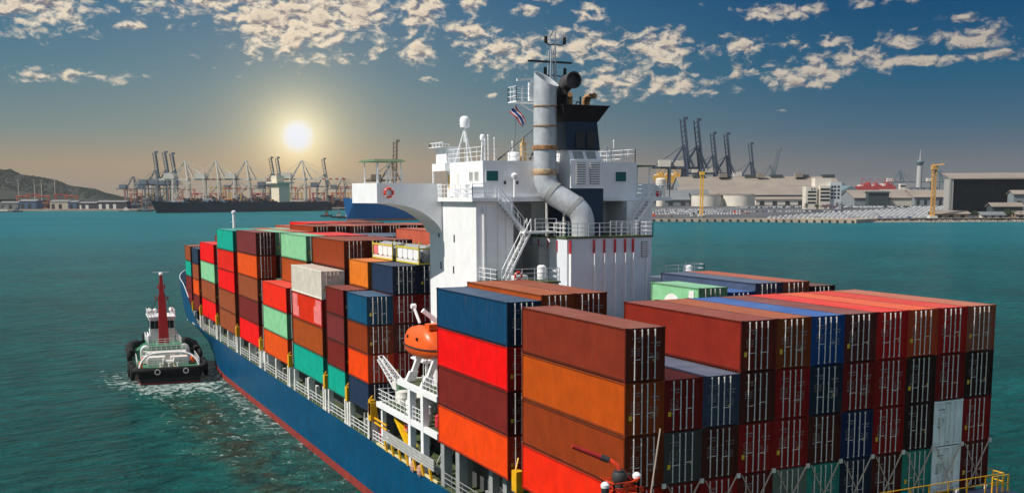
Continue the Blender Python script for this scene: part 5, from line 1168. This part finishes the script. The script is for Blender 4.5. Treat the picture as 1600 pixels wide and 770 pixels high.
for i in range(16): yard_gantry(196+i*22.5, 2650, 3, 30, 40+(i*7) % 9, [M_go, MATS['crane_white'], M_gy, M_go][i % 4], ['orange', 'pale', 'yellow', 'orange'][i % 4]+' tall yard gantry in the rearmost row of the left port, number '+NUMW[i]+' from left', 'rear yard gantries of the left port')
for i, u in enumerate((30, 55, 66, 87)): q = MB(); q.tube([(0, 0, 0), (0, 0, 62)], [.9, .5], 6); q.box(-3, 3, -1, 1, 60, 62); tag(q.build('light_mast', MC_w, None, GP(u, 2400, 3)), 'tall pale floodlight mast in front of the hill, %s from left' % ('first', 'second', 'third', 'fourth')[i], 'light mast', 'floodlight masts')

# dark ship with white bridge, and the blue ship beneath the wing
def far_ship(name, label, u0, D0, u1, D1, zt, m_h, m_b, bow_left=True, beam_w=32):
    A = GP(u0, D0); B = GP(u1, D1); L_ = (B-A).length; rot = math.atan2(B.y-A.y, B.x-A.x); t = thing(name, label, 'ship', A, rot)
    q = MB(); n = 20
    for sg in (0, 1):
        for i in range(n):
            P = []
            for j in (i, i+1):
                f = j/n; wd = beam_w/2*(1-max(0, (.16-f)/.16)**2)**.5 if f < .16 else beam_w/2; wl = beam_w/2*(1-max(0, (.2-f)/.2)**1.5) if f < .2 else beam_w/2
                over = 0 if f > .12 else (0.12-f)*L_*.22; ztt = zt+(max(0, .14-f)/.14)**1.5*4
                yb, yt = (beam_w/2-wl, beam_w/2-wd) if sg == 0 else (beam_w/2+wl, beam_w/2+wd)
                P.append(((f*L_+over, yb, -1), (f*L_+over*.95, yb, 2.2), (f*L_, yt, ztt)))
            for (a, c, mi) in ((0, 1, 1), (1, 2, 0)):
                q.cur = mi; q.quad(P[0][a], P[1][a], P[1][c], P[0][c])
    q.cur = 0; q.box(L_-.3, L_, 0, beam_w, -1, zt)
    hl = q.build('hull', [m_h, m_b], t)
    q = MB(); q.box(L_*.1, L_-.4, 1, beam_w-1, zt-1.2, zt-.4); q.build('deck', M_dark, t)
    return t, L_
t, L_ = far_ship('cargo_ship', 'long dark-hulled ship with cream bridge tower moored at the left terminal', 243, 1740, 519, 2000, 16.5, mat('far_hull_dark', (.004, .020, .034), .6), mat('far_hull_dark2', (.02, .02, .025), .6))
q = MB(); q.box(L_*.68, L_*.745, 4, 28, 16, ZZ(284, 1930)); q.box(L_*.675, L_*.72, 8, 24, ZZ(284, 1930), ZZ(274, 1930)); q.box(L_*.66, L_*.765, -1, 33, ZZ(286, 1930), ZZ(283.5, 1930)); q.build('bridge_tower', mat('far_cream_white', (.68, .62, .48), .7), t)
rr = random.Random(4)
for i in range(26):
    f = .1+i*.022
    if f > .66: f += .1
    if f > .95: break
    for k in range(3):
        if rr.random() < .25*(k+.3): continue
        q = MB(); q.box(L_*f, L_*f+5.6, 1+rr.random()*3, 27+rr.random()*3, 16+k*2.6, 16+k*2.6+2.5); q.build('cargo_block', rr.choice(CR), t)
t, L_ = far_ship('cargo_ship', 'blue-hulled cargo ship with red waterline seen beneath the white bridge wing', 546, 1150, 760, 1260, ZZ(313.5, 1170), mat('far_hull_blue', (.010, .13, .36), .5), mat('far_hull_red', (.42, .14, .11), .6), beam_w=28)
q = MB(); q.box(L_*.8, L_*.93, 3, 25, 15, 24); q.build('bridge_tower', MC_w, t)
# small craft
def workboat(u, D_, L_, label, m_h, m_s, rot=0, name='workboat'):
    t = thing(name, label, 'boat', GP(u, D_), ROT+rot)
    q = MB(); q.loft([(-L_/2+1, -2.4, -.3), (L_/2-2, -2.4, -.3), (L_/2, 0, -.3), (L_/2-2, 2.4, -.3), (-L_/2+1, 2.4, -.3)], [(-L_/2, -2.8, 2), (L_/2-1, -2.8, 2.2), (L_/2+2.2, 0, 3.2), (L_/2-1, 2.8, 2.2), (-L_/2, 2.8, 2)]); q.build('hull', m_h, t)
    q = MB(); q.box(-L_*.12, L_*.22, -1.8, 1.8, 2.1, 5.0); q.box(L_*.0, L_*.18, -1.5, 1.5, 5.0, 7.4); q.build('cabin', m_s, t)
    q = MB(); q.box(L_*.01, L_*.17, -1.56, -1.5, 5.7, 6.8); q.build('window', M_glass, t)
    q = MB(); q.tube([(L_*.06, 0, 7.4), (L_*.06, 0, 13)], .25, 6); q.bar((L_*.06, -1.5, 11), (L_*.06, 1.5, 11), .25); q.build('mast', m_s, t)
    return t
workboat(544, 1290, 26, 'small dark tug with pale wheelhouse at the bow of the distant blue ship', M_dark, MC_w); workboat(509, 1400, 14, 'tiny dark launch left of the tug by the blue ship', M_dark, mat('far_rust', (.2, .12, .08), .8))
workboat(528, 1330, 18, 'low dark work boat between the launch and the tug', M_dark, M_grey)
workboat(199, 1930, 32, 'white-cabined ferry moored left of the dark ship', MC_g, MC_w, math.pi); workboat(225, 1930, 30, 'dark barge with low cabin touching the dark ship bow', M_dark, MC_g)
workboat(4, 1900, 40, 'grey work boat at the far left edge by the quay', MC_g, MC_w); workboat(24, 1930, 22, 'dark launch right of the grey boat at the left edge', M_dark, MC_g)

# ---- right-hand port ----------------------------------------------------
M_roof = mat('shed_roof_tan', (.27, .225, .185), .85, var=.12, vscale=.03); M_roofg = mat('shed_roof_grey', (.17, .18, .19), .8, var=.12, vscale=.03); M_wallg = mat('shed_wall', (.20, .23, .25), .8); M_walld = mat('shed_wall_dark', (.04, .06, .065), .8)
def shed(u0, u1, D_, vt, ve, label, depth=60, roof=M_roof, wallm=M_wallg, ridge=.5, z0=None, rot=0.0, door=None, name='warehouse'):
    z0 = ZG(D_) if z0 is None else z0; W_ = (u1-u0)*D_/FPX*math.cos(PITCH); he = ZZ(ve, D_)-z0; hr = ZZ(vt, D_+depth*ridge)-z0
    t = thing(name, label, 'warehouse', GP(u0, D_, z0), ROT+rot)
    q = MB(); q.loft([(0, 0, 0), (0, depth, 0), (0, depth, he), (0, depth*ridge, hr-.4), (0, 0, he)], [(W_, 0, 0), (W_, depth, 0), (W_, depth, he), (W_, depth*ridge, hr-.4), (W_, 0, he)]); q.build('wall', wallm, t)
    q = MB(); q.loft([(-1.5, -1.5, he-.3), (W_+1.5, -1.5, he-.3), (W_+1.5, -1.5, he+.3), (-1.5, -1.5, he+.3)], [(-1.5, depth*ridge, hr-.3), (W_+1.5, depth*ridge, hr-.3), (W_+1.5, depth*ridge, hr+.3), (-1.5, depth*ridge, hr+.3)]); q.loft([(-1.5, depth+1.5, he-.3), (W_+1.5, depth+1.5, he-.3), (W_+1.5, depth+1.5, he+.3), (-1.5, depth+1.5, he+.3)], [(-1.5, depth*ridge, hr-.3), (W_+1.5, depth*ridge, hr-.3), (W_+1.5, depth*ridge, hr+.3), (-1.5, depth*ridge, hr+.3)])
    q.build('roof', roof, t)
    if door:
        for k in range(door): q = MB(); x = W_*(k+.3)/door; q.box(x, x+W_*.35/door, -.4, 0, 0, he*.7); q.build('door', M_dark, t)
    return t, W_, he, hr
# long ridged store: tall roof to the ground on low walls
t, W_, he, hr = shed(1068, 1322, 1640, 278, 303, 'very long tan ridged warehouse with small roof monitors behind the tanks', 130, M_roof, M_wallg)
for k in range(6):
    q = MB(); x = W_*(.10+k*.165); q.box(x, x+W_*.075, 58, 72, hr-1.5, hr+3.2); q.build('roof_monitor', M_walld, t)
for k in range(3): q = MB(); x = W_*(.26+k*.24); q.box(x, x+W_*.05, 50, 58, hr-1, hr+5.5); q.build('roof_tower', M_roof, t)
shed(1065, 1270, 1600, 294, 306, 'lower tan shed roof running along the foot of the ridged warehouse', 40, M_roof, M_roofg, .9)
t, W_, he, hr = shed(1020, 1078, 1480, 298, 313, 'grey gabled shed at the left end behind parked trucks', 60, M_roofg, M_wallg, door=3)
shed(1076, 1110, 1500, 297, 311, 'grey gable-ended shed between the left shed and the tanks', 70, M_roofg, M_wallg, .4)
shed(1182, 1262, 1490, 309, 313, 'low flat-roofed white outbuilding right of the storage tanks', 20, M_roof, MC_w, door=4)
shed(1336, 1392, 1440, 299, 311, 'pale warehouse with dark open front left of the tower crane', 70, M_roof, M_wallg); shed(1358, 1390, 1425, 301, 303, 'dark open loading hall in front of the pale warehouse', 12, M_walld, M_walld)
shed(1388, 1432, 1460, 298, 311, 'tan-roofed warehouse with cream wall right of the loading hall', 60, M_roof, mat('cream_wall', (.55, .5, .42), .8)); shed(1430, 1488, 1450, 299, 310, 'grey-walled warehouse left of the big black shed', 60, M_roof, M_wallg, door=5)
# conveyor
q = MB(); A = GP(1040, 1560, ZZ(302, 1560)); B = GP(1108, 1560, ZZ(308, 1560)); q.bar(A, B, 3, 3); q.bar(GP(1050, 1560, 12), GP(1050, 1560, ZZ(303, 1560)), 2); tag(q.build('conveyor', M_walld), 'dark covered conveyor sloping in front of the ridged warehouse', 'conveyor')
# end gable of the ridged store, bluish, toward the right
t = thing('warehouse', 'blue-grey gabled warehouse end behind the office block', 'warehouse', GP(1310, 1520, 12.9), ROT)
q = MB(); s = 1520/FPX; q.loft([(0, 0, 0), (38*s, 0, 0), (38*s, 0, ZZ(303, 1520)-12.9), (20*s, 0, ZZ(292, 1520)-12.9), (0, 0, ZZ(303, 1520)-12.9)], [(0, 120, 0), (38*s, 120, 0), (38*s, 120, ZZ(303, 1520)-12.9), (20*s, 120, ZZ(290, 1520)-12.9), (0, 120, ZZ(303, 1520)-12.9)]); q.build('wall', mat('blue_grey_wall', (.12, .19, .22), .8), t)
q = MB(); q.box(8*s, 26*s, -.5, 0, 0, 9); q.build('door', M_walld, t)
# storage tanks
for i, (u0, u1) in enumerate(((1081, 1127), (1131, 1180))):
    D_ = 1440; r = (u1-u0)/2*D_/FPX; h = ZZ(306.5, D_)-ZG(D_); t = thing('storage_tank', 'wide cream storage tank, %s of the pair' % ('left one' if i == 0 else 'right one, beside the outbuilding'), 'tank', GP((u0+u1)/2, D_+r, ZG(D_)), 0, 'storage tanks')
    q = MB(); q.lathe((0, 0, 0), [(r, 0), (r, h)], 40); q.build('shell', mat('tank_cream', (.62, .58, .50), .7, var=.08, vscale=.1), t); q = MB(); q.lathe((0, 0, h), [(r*1.01, 0), (r*1.01, .5), (.5, 2.2)], 40); q.build('roof', M_roof, t)
    q = MB(); q.rail([(r*1.0, 0, h+.5), (r*.7, -r*.7, h+.5), (0, -r, h+.5), (-r*.7, -r*.7, h+.5), (-r, 0, h+.5)], 1.6, 2, 3, .12); q.build('railing', M_dark, t)
# office block
D_ = 1330; s = D_/FPX; z0 = ZG(D_)
t = thing('office_building', 'white six-storey office block with stepped roof and dark strip windows', 'building', GP(1260, D_, z0), ROT)
def zz(v): return ZZ(v, D_)-z0
def off(x0, x1, y0, y1, vt, m_, nm='wall'): q = MB(); q.box((x0-1260)*s, (x1-1260)*s, y0, y1, 0, zz(vt)); return q.build(nm, m_, t)
w1 = off(1260, 1277, 0, 16, 293, MC_w); w2 = off(1275, 1300, 4, 20, 280, MC_w); w3 = off(1281, 1297, -1.5, 4, 292, MC_w); w4 = off(1297, 1315, 1, 16, 286.5, mat('office_shade_white', (.55, .60, .62), .7))
for k, v in enumerate((300, 305.5, 311, 316.5)):
    q = MB(); q.box(3*s, 15.5*s, -.3, 0, zz(v+2.6), zz(v)); q.build('window', M_glass, w1)
    q = MB(); q.box(22*s, 36*s, -1.8, -1.5, zz(v-4+2.8), zz(v-4)); q.build('window', M_glass, w3)
    for x in (39, 43.5, 49): q = MB(); q.box(x*s, (x+3.2)*s, .7, 1, zz(v-8+3), zz(v-8)); q.build('window', M_glass, w4)
for x in (8, 12): q = MB(); q.box(x*s, (x+2)*s, -.3, 0, zz(298), zz(296)); q.build('window', M_glass, w1)
# trees
def tree(u, D_, h, label, z0=None, m_=None, grp='trees of the right-hand port', seed=0, wide=1.0):
    z0 = ZG(D_) if z0 is None else z0; rr = random.Random(seed+int(u)); t = thing('tree', label, 'tree', GP(u, D_, z0-.2), 0, grp)
    q = MB(); q.tube([(0, 0, 0), (.1, 0, h*.5)], [.3, .15], 6)
    for k in range(4): a = k*1.6; q.tube([(0, 0, h*.35), (math.cos(a)*h*.25*wide, math.sin(a)*h*.25*wide, h*.65)], [.14, .05], 5)
    q.build('trunk', mat('bark', (.10, .07, .05), .9), t)
    q = MB()
    blobs = [(rr.gauss(0, h*.22*wide), rr.gauss(0, h*.22*wide), h*rr.uniform(.4, .85), h*rr.uniform(.14, .24)) for _ in range(9)]
    for _ in range(420):
        bx, by, bz, br = rr.choice(blobs); d = Vector((rr.gauss(0, 1), rr.gauss(0, 1), rr.gauss(0, 1))).normalized()*br*rr.uniform(.6, 1.1); c = Vector((bx, by, bz))+d; a = Vector((rr.gauss(0, 1), rr.gauss(0, 1), rr.gauss(0, 1))).normalized()*.32; b2 = a.cross(d).normalized()*.32
        q.quad(tuple(c-a), tuple(c-b2), tuple(c+a), tuple(c+b2))
    q.build('crown', m_ or mat('leaf_green', (.05, .085, .03), .8, var=.4, vscale=.5), t); return t
tree(1261, 1310, 9, 'green tree at the left foot of the white office block'); tree(1277, 1310, 7, 'small green tree before the white office block door'); 
pinkm = mat('leaf_purple', (.16, .07, .11), .8, var=.3, vscale=.5)
for i, u in enumerate((1290, 1297, 1305)): tree(u, 1305, 7.5, 'purple-leaved tree by the office block, %s of three' % ('left', 'middle', 'right')[i], m_=pinkm, wide=1.3)
tree(1313, 1308, 10, 'dark green tree at the right corner of the office block')
for i, (u, h) in enumerate(((1515, 7), (1524, 8), (1533, 6.5), (1577, 10), (1586, 9), (1598, 7))): tree(u, 1090, h, 'dark shore bush, %s' % ('left one of three between the tan huts', 'tallest of three between the tan huts', 'right one of three between the tan huts', 'large one right of the white hut', 'second one right of the white hut', 'one at the right picture edge')[i], wide=1.6)
# big black shed
D_ = 1130; s = D_/FPX; z0 = ZG(D_); t = thing('warehouse', 'huge shed with black open side and pale roof at the right edge', 'warehouse', GP(1486, D_, z0), ROT)
Hs_ = ZZ(281, D_)-z0
q = MB(); q.loft([(0, 0, 0), (4*s, 0, 0), (4*s, 0, Hs_), (0, 0, Hs_)], [(29, 90, 0), (32, 90, 0), (32, 90, Hs_), (29, 90, Hs_)]); q.build('wall', mat('shed_pale', (.38, .37, .35), .8), t)
q = MB(); q.box(4*s, 190*s, .8, 2, 0, Hs_-1); q.build('wall', mat('black_cladding', (.004, .009, .013), .9, var=.4, vscale=.08, spec=.05), t)
for k in range(22): q = MB(); x = (6+k*8)*s; q.box(x, x+.25, .55, .8, 0, Hs_-1); q.build('wall_rib', MATS['black_cladding'], t)
q = MB(); q.loft([(-1*s, -1, Hs_-1.2), (192*s, -1, Hs_-1.2), (192*s, -1, Hs_), (-1*s, -1, Hs_)], [(26, 92, ZZ(273, D_+90)-z0-1), (178*s, 92, ZZ(273, D_+90)-z0-1), (178*s, 92, ZZ(273, D_+90)-z0), (26, 92, ZZ(273, D_+90)-z0)]); q.build('roof', M_roof, t)
q = MB(); q.box(-3*s, 0, -.5, .5, 0, Hs_); q.build('corner_pier', mat('shed_pale', (.5, .48, .45), .8), t)
for (u0, u1, D_, vt, ve, lab, wm) in ((1585, 1640, 1110, 300, 306, 'grey-walled gabled shed at the right edge before the black shed', M_wallg), (1553, 1600, 1095, 319, 325, 'flat tan canopy building right of the black shed foot', M_walld), (1462, 1516, 1085, 331, 336, 'long tan-roofed hut at the foot of the yellow tower crane', mat('hut_orange', (.55, .36, .22), .8)), (1537, 1572, 1080, 333, 338, 'white hut with grey roof on the right shore', MC_w), (1590, 1640, 1085, 332, 337, 'tan open hut at the right picture edge by the shore', MATS['hut_orange'])):
    shed(u0, u1, D_, vt, ve, lab, 14, M_roof if wm is not MC_w else M_roofg, wm, door=3, name='hut')
# tower cranes
def tower_crane(u, D_, vt, label, m_, w_=3.2, jib=True):
    z0 = ZG(D_); h = ZZ(vt, D_)-z0; t = thing('tower_crane', label, 'crane', GP(u, D_, z0), ROT)
    q = MB(); n = int(h/4)
    for sx in (-1, 1):
        for sy in (-1, 1): q.bar((sx*w_/2, sy*w_/2, 0), (sx*w_/2, sy*w_/2, h*.93), .75)
    for i in range(n):
        z = h*.93*i/n; z2 = h*.93*(i+1)/n; q.bar((-w_/2, -w_/2, z), (w_/2, -w_/2, z2), .4); q.bar((-w_/2, -w_/2, z2), (w_/2, -w_/2, z2), .4); q.bar((-w_/2, w_/2, z2), (-w_/2, -w_/2, z), .4); q.bar((w_/2, w_/2, z2), (w_/2, -w_/2, z), .4)
    q.build('tower', m_, t)
    q = MB(); q.box(-w_*.9, w_*.9, -w_*.9, w_*.9, h*.93, h); q.build('cab', m_, t)
    if jib: q = MB(); q.bar((-w_*1.2, 0, h), (w_*2.2, -8, h+1.5), 1.1); q.bar((0, 0, h), (-w_*.5, 0, h*1.05), 1.0); q.bar((-w_*.3, 0, h*.86), (w_*.9, 0, h*.9), 2.0); q.build('jib', m_, t)
    q = MB(); q.box(-w_*1.3, w_*1.3, -w_*1.3, w_*1.3, 0, 2.2); q.build('base', M_whited, t)
tower_crane(1097, 1130, 270, 'yellow lattice tower standing on the quay before the tanks', mat('tower_yellow', col(232, 178, 40), .6), 2.6, False)
tower_crane(1459, 1075, 262, 'orange-yellow lattice tower crane beside the black shed', mat('tower_ochre', col(200, 152, 84), .6), 3.0)
# lorry and small machinery at the quay
def truck(u, D_, L_, label, m_c, m_b, rot=0.0):
    t = thing('truck', label, 'truck', GP(u, D_, ZG(D_)), ROT+rot)
    q = MB(); q.box(-L_/2, -L_/2+2.3, -1.25, 1.25, .6, 3.4); q.build('cab', m_c, t); q = MB(); q.box(-L_/2+2.5, L_/2, -1.25, 1.25, 1.1, 1.5); q.build('bed', m_b, t)
    for x in (-L_/2+1.1, L_/2-1.2, L_/2-2.6):
        for y in (-1.2, 1.0): q = MB(); q.lathe((x, y, .5), [(.5, 0), (.5, .25)], 10, 'y'); q.build('wheel', M_dark, t)
    q = MB(); q.box(-L_/2-.02, -L_/2+1.2, -1.28, -1.25, 2.0, 3.1); q.build('window', M_glass, t); return t
truck(1037, 1125, 22, 'orange tractor with long low flatbed trailer on the left of the quay', M_orange, M_rustm)
truck(1092, 1122, 16, 'low loader parked at the base of the yellow tower', M_whited, M_rustm)
truck(1160, 1200, 18, 'orange low loader carrying yellow boxes near the car rows', M_orange, M_orange)
# parked cars
def car_mesh(nm, rgb):
    q = MB(); q.cur = 0
    q.loft([(-2.2, -.85, .3), (2.2, -.85, .3), (2.2, .85, .3), (-2.2, .85, .3)], [(-2.2, -.9, 1.15), (2.1, -.88, 1.02), (2.1, .88, 1.02), (-2.2, .9, 1.15)])
    q.cur = 1; q.loft([(-2.0, -.85, 1.15), (1.1, -.8, 1.05), (1.1, .8, 1.05), (-2.0, .85, 1.15)], [(-1.8, -.75, 1.5), (.5, -.72, 1.5), (.5, .72, 1.5), (-1.8, .75, 1.5)])
    q.cur = 0; q.box(-1.85, .55, -.78, .78, 1.5, 1.68)
    q.cur = 2
    for x in (-1.4, 1.4): q.box(x-.33, x+.33, -.88, .88, 0, .32)
    return q.mesh('parked_car', [mat('car_'+nm, rgb, .3, var=0), M_glass, M_dark])
cars = {'white': car_mesh('white', (.78, .79, .80)), 'silver': car_mesh('silver', (.5, .52, .55)), 'dark': car_mesh('dark', (.03, .035, .05)), 'blue': car_mesh('blue', (.05, .1, .3))}
slots = []
rr = random.Random(21)
def car_grid(u0, u1, Da, Db, rowgap, sp, skew, ang, pw, reg):
    d = Da
    while d < Db:
        p0 = GP(u0+skew*(d-Da), d); p1 = GP(u1+skew*.3*(d-Da), d); n = int((p1-p0).length/sp)
        for i in range(n):
            if rr.random() < .03: continue
            p = p0.lerp(p1, (i+.5)/n); slots.append((d, p.x, p.y, ZG(d), ROT+ang+rr.uniform(-.02, .02), rr.choices(list(cars), pw)[0], reg))
        d += rowgap
for ci_ in range(34):
    ub = 1203+ci_*7.6; dmax = 1096+(ub-1200)/250*300; d = 1078+rr.uniform(0, 2)
    while d < dmax:
        if rr.random() > .04: p = GP(ub+(d-1078)*.085, d); slots.append((d, p.x, p.y, ZG(d), ROT+math.pi/2+rr.uniform(-.02, .02), rr.choices(list(cars), (12, 2, .5, .2))[0], 'close-packed rows just behind the jetty'))
        d += 5.3
car_grid(1150, 1480, 1250, 1262, 14, 3.4, 0, 1.3, (3, 3, 3, .5), 'long mixed line beyond the white rows')
car_grid(1150, 1490, 1380, 1420, 14, 3.2, 0, 1.3, (4, 3, 3, .5), 'long mixed line beyond the white rows')
car_grid(1020, 1160, 1190, 1330, 13, 3.4, 0, 1.2, (8, 4, 1, 1), 'crowded park at the left by the storage tanks')
slots.sort(key=lambda s_: s_[0])
nearc = slots[:300]
for (d, x, y, z, r_, c_, reg) in nearc:
    o = bpy.data.objects.new('parked_car', cars[c_]); COL.objects.link(o); o.location = (x, y, z); o.rotation_euler = (0, 0, r_)
    tag(o, '%s car parked in the %s' % (c_ if c_ != 'dark' else 'black', reg), 'car', 'cars in the %s' % reg)
q = MB(); mats_ = [cars[c_].materials[0] for c_ in cars]+[M_glass]
for (d, x, y, z, r_, c_, reg) in slots[300:]:
    ci = list(cars).index(c_); cr_, sr_ = math.cos(r_), math.sin(r_)
    def tr(pts): return [(x+a*cr_-b2*sr_, y+a*sr_+b2*cr_, z+h) for a, b2, h in pts]
    q.cur = ci; q.loft(tr([(-2.2, -.85, .1), (2.2, -.85, .1), (2.2, .85, .1), (-2.2, .85, .1)]), tr([(-2.2, -.9, 1.15), (2.1, -.88, 1.02), (2.1, .88, 1.02), (-2.2, .9, 1.15)]))
    q.cur = 4; q.loft(tr([(-2.0, -.85, 1.15), (1.1, -.8, 1.05), (1.1, .8, 1.05), (-2.0, .85, 1.15)]), tr([(-1.8, -.75, 1.5), (.5, -.72, 1.5), (.5, .72, 1.5), (-1.8, .75, 1.5)]), False)
    q.cur = ci; q.loft(tr([(-1.85, -.78, 1.5), (.55, -.78, 1.5), (.55, .78, 1.5), (-1.85, .78, 1.5)]), tr([(-1.85, -.78, 1.68), (.55, -.78, 1.68), (.55, .78, 1.68), (-1.85, .78, 1.68)]))
tag(q.build('parked_cars', mats_), 'further rows of parked cars filling the export lot', 'cars', kind='stuff')
# radio / control tower
D_ = 2350; t = thing('control_tower', 'slender grey control tower with blue cup-shaped cab and spire', 'tower', GP(1436, D_, 12.9))
q = MB(); q.lathe((0, 0, 0), [(6.5, 0), (5.6, ZZ(262, D_)-12.9)], 16); q.build('shaft', mat('tower_grey', (.42, .42, .42), .8), t)
q = MB(); z_ = ZZ(261, D_)-12.9; q.lathe((0, 0, z_), [(3.5, -2), (7.5, 3), (9, 7), (8, 9), (3, 10)], 16); q.build('cab', MC_bl, t)
q = MB(); q.tube([(0, 0, z_+9), (0, 0, z_+20), (0, 0, z_+34)], [1.8, 1.0, .3], 8); q.build('spire', mat('tower_grey', (.42, .42, .42), .8), t)
# red ship, yellow ship, grey gantry beyond the sheds
def deck_ship(u0, u1, D_, vt, vb, label, m_):
    t = thing('cargo_ship', label, 'ship', GP(u0, D_, ZZ(vb, D_)-10), ROT); W_ = (u1-u0)*D_/FPX; h = ZZ(vt, D_)-ZZ(vb, D_)+10
    q = MB(); q.loft([(6, 0, 0), (W_-4, 0, 0), (W_-4, 22, 0), (6, 22, 0)], [(0, 0, h*.6), (W_, 0, h*.6), (W_, 22, h*.6), (0, 22, h*.6)]); q.build('hull', m_, t)
    for k in range(9):
        q = MB(); x = W_*(.06+k*.1); q.box(x, x+W_*.07, 2, 20, h*.6, h*(.7+.25*((k*37) % 5)/5)); q.build('deck_block', m_ if k % 3 else MC_w, t)
    q = MB()
    for k in range(5): x = W_*(.12+k*.2); q.bar((x, 10, h*.6), (x+2, 10, h*1.2), .8); q.bar((x+2, 10, h*1.2), (x+14, 10, h*.9), .6)
    q.build('derrick', m_, t); return t
deck_ship(1341, 1400, 2000, 285, 296, 'bright red vessel beyond the warehouses, left of the control tower', mat('vessel_red', (.45, .05, .05), .7))
t = deck_ship(1022, 1066, 1900, 268, 278, 'yellow-orange vessel beside the tall blue cranes', mat('vessel_yellow', (.75, .42, .06), .7))
t = thing('silo', 'white cylindrical silo just right of the bridge by the yellow vessel', 'silo', GP(1033, 1450, ZG(1450)))
q = MB(); q.lathe((0, 0, 0), [(6, 0), (6, 22), (4, 26), (7, 27), (7, 36), (5, 38)], 16); q.build('shell', MC_w, t)
for i, u in enumerate((1424, 1444)): yard_gantry(u, 2100, 12.9, 24, 26, MC_g, 'dark yard gantry at the foot of the control tower, %s one' % ('left', 'right')[i], 'gantries by the control tower')
t = thing('bridge_tower', 'pale ship bridge seen above the warehouse roofs left of the tower', 'building', GP(1406, 2050, 12.9), ROT)
q = MB(); q.box(0, 14, 0, 14, 0, 22); q.box(2, 12, 2, 12, 22, 34); q.build('wall', MC_w, t); q = MB(); q.box(2, 12, 1.8, 2, 28, 31); q.build('window', M_glass, t)

# ==================================================================== HAZE
q = MB(); X0, X1, Y0, Y1 = -13000, 13000, -3500, 13900
q.box(-14100, 14100, -4100, 14100, -5, 185)
hz = bpy.data.materials.new('haze'); hz.use_nodes = True; ht = hz.node_tree; ht.nodes.clear(); N = NT(ht)
ho = N.n('ShaderNodeOutputMaterial'); hv = N.n('ShaderNodeVolumePrincipled'); ht.links.new(hv.outputs[0], ho.inputs['Volume'])
hv.inputs['Color'].default_value = (.50, .51, .54, 1); hv.inputs['Density'].default_value = 5.5e-5; hv.inputs['Anisotropy'].default_value = 0.0
o = q.build('haze', hz); o['kind'] = 'stuff'; tag(o, 'thin warm sea haze over the harbour', 'haze')
print('CONTAINERS', NCOUNT, 'OBJ', len(COL.objects), 'CARS', len(slots))
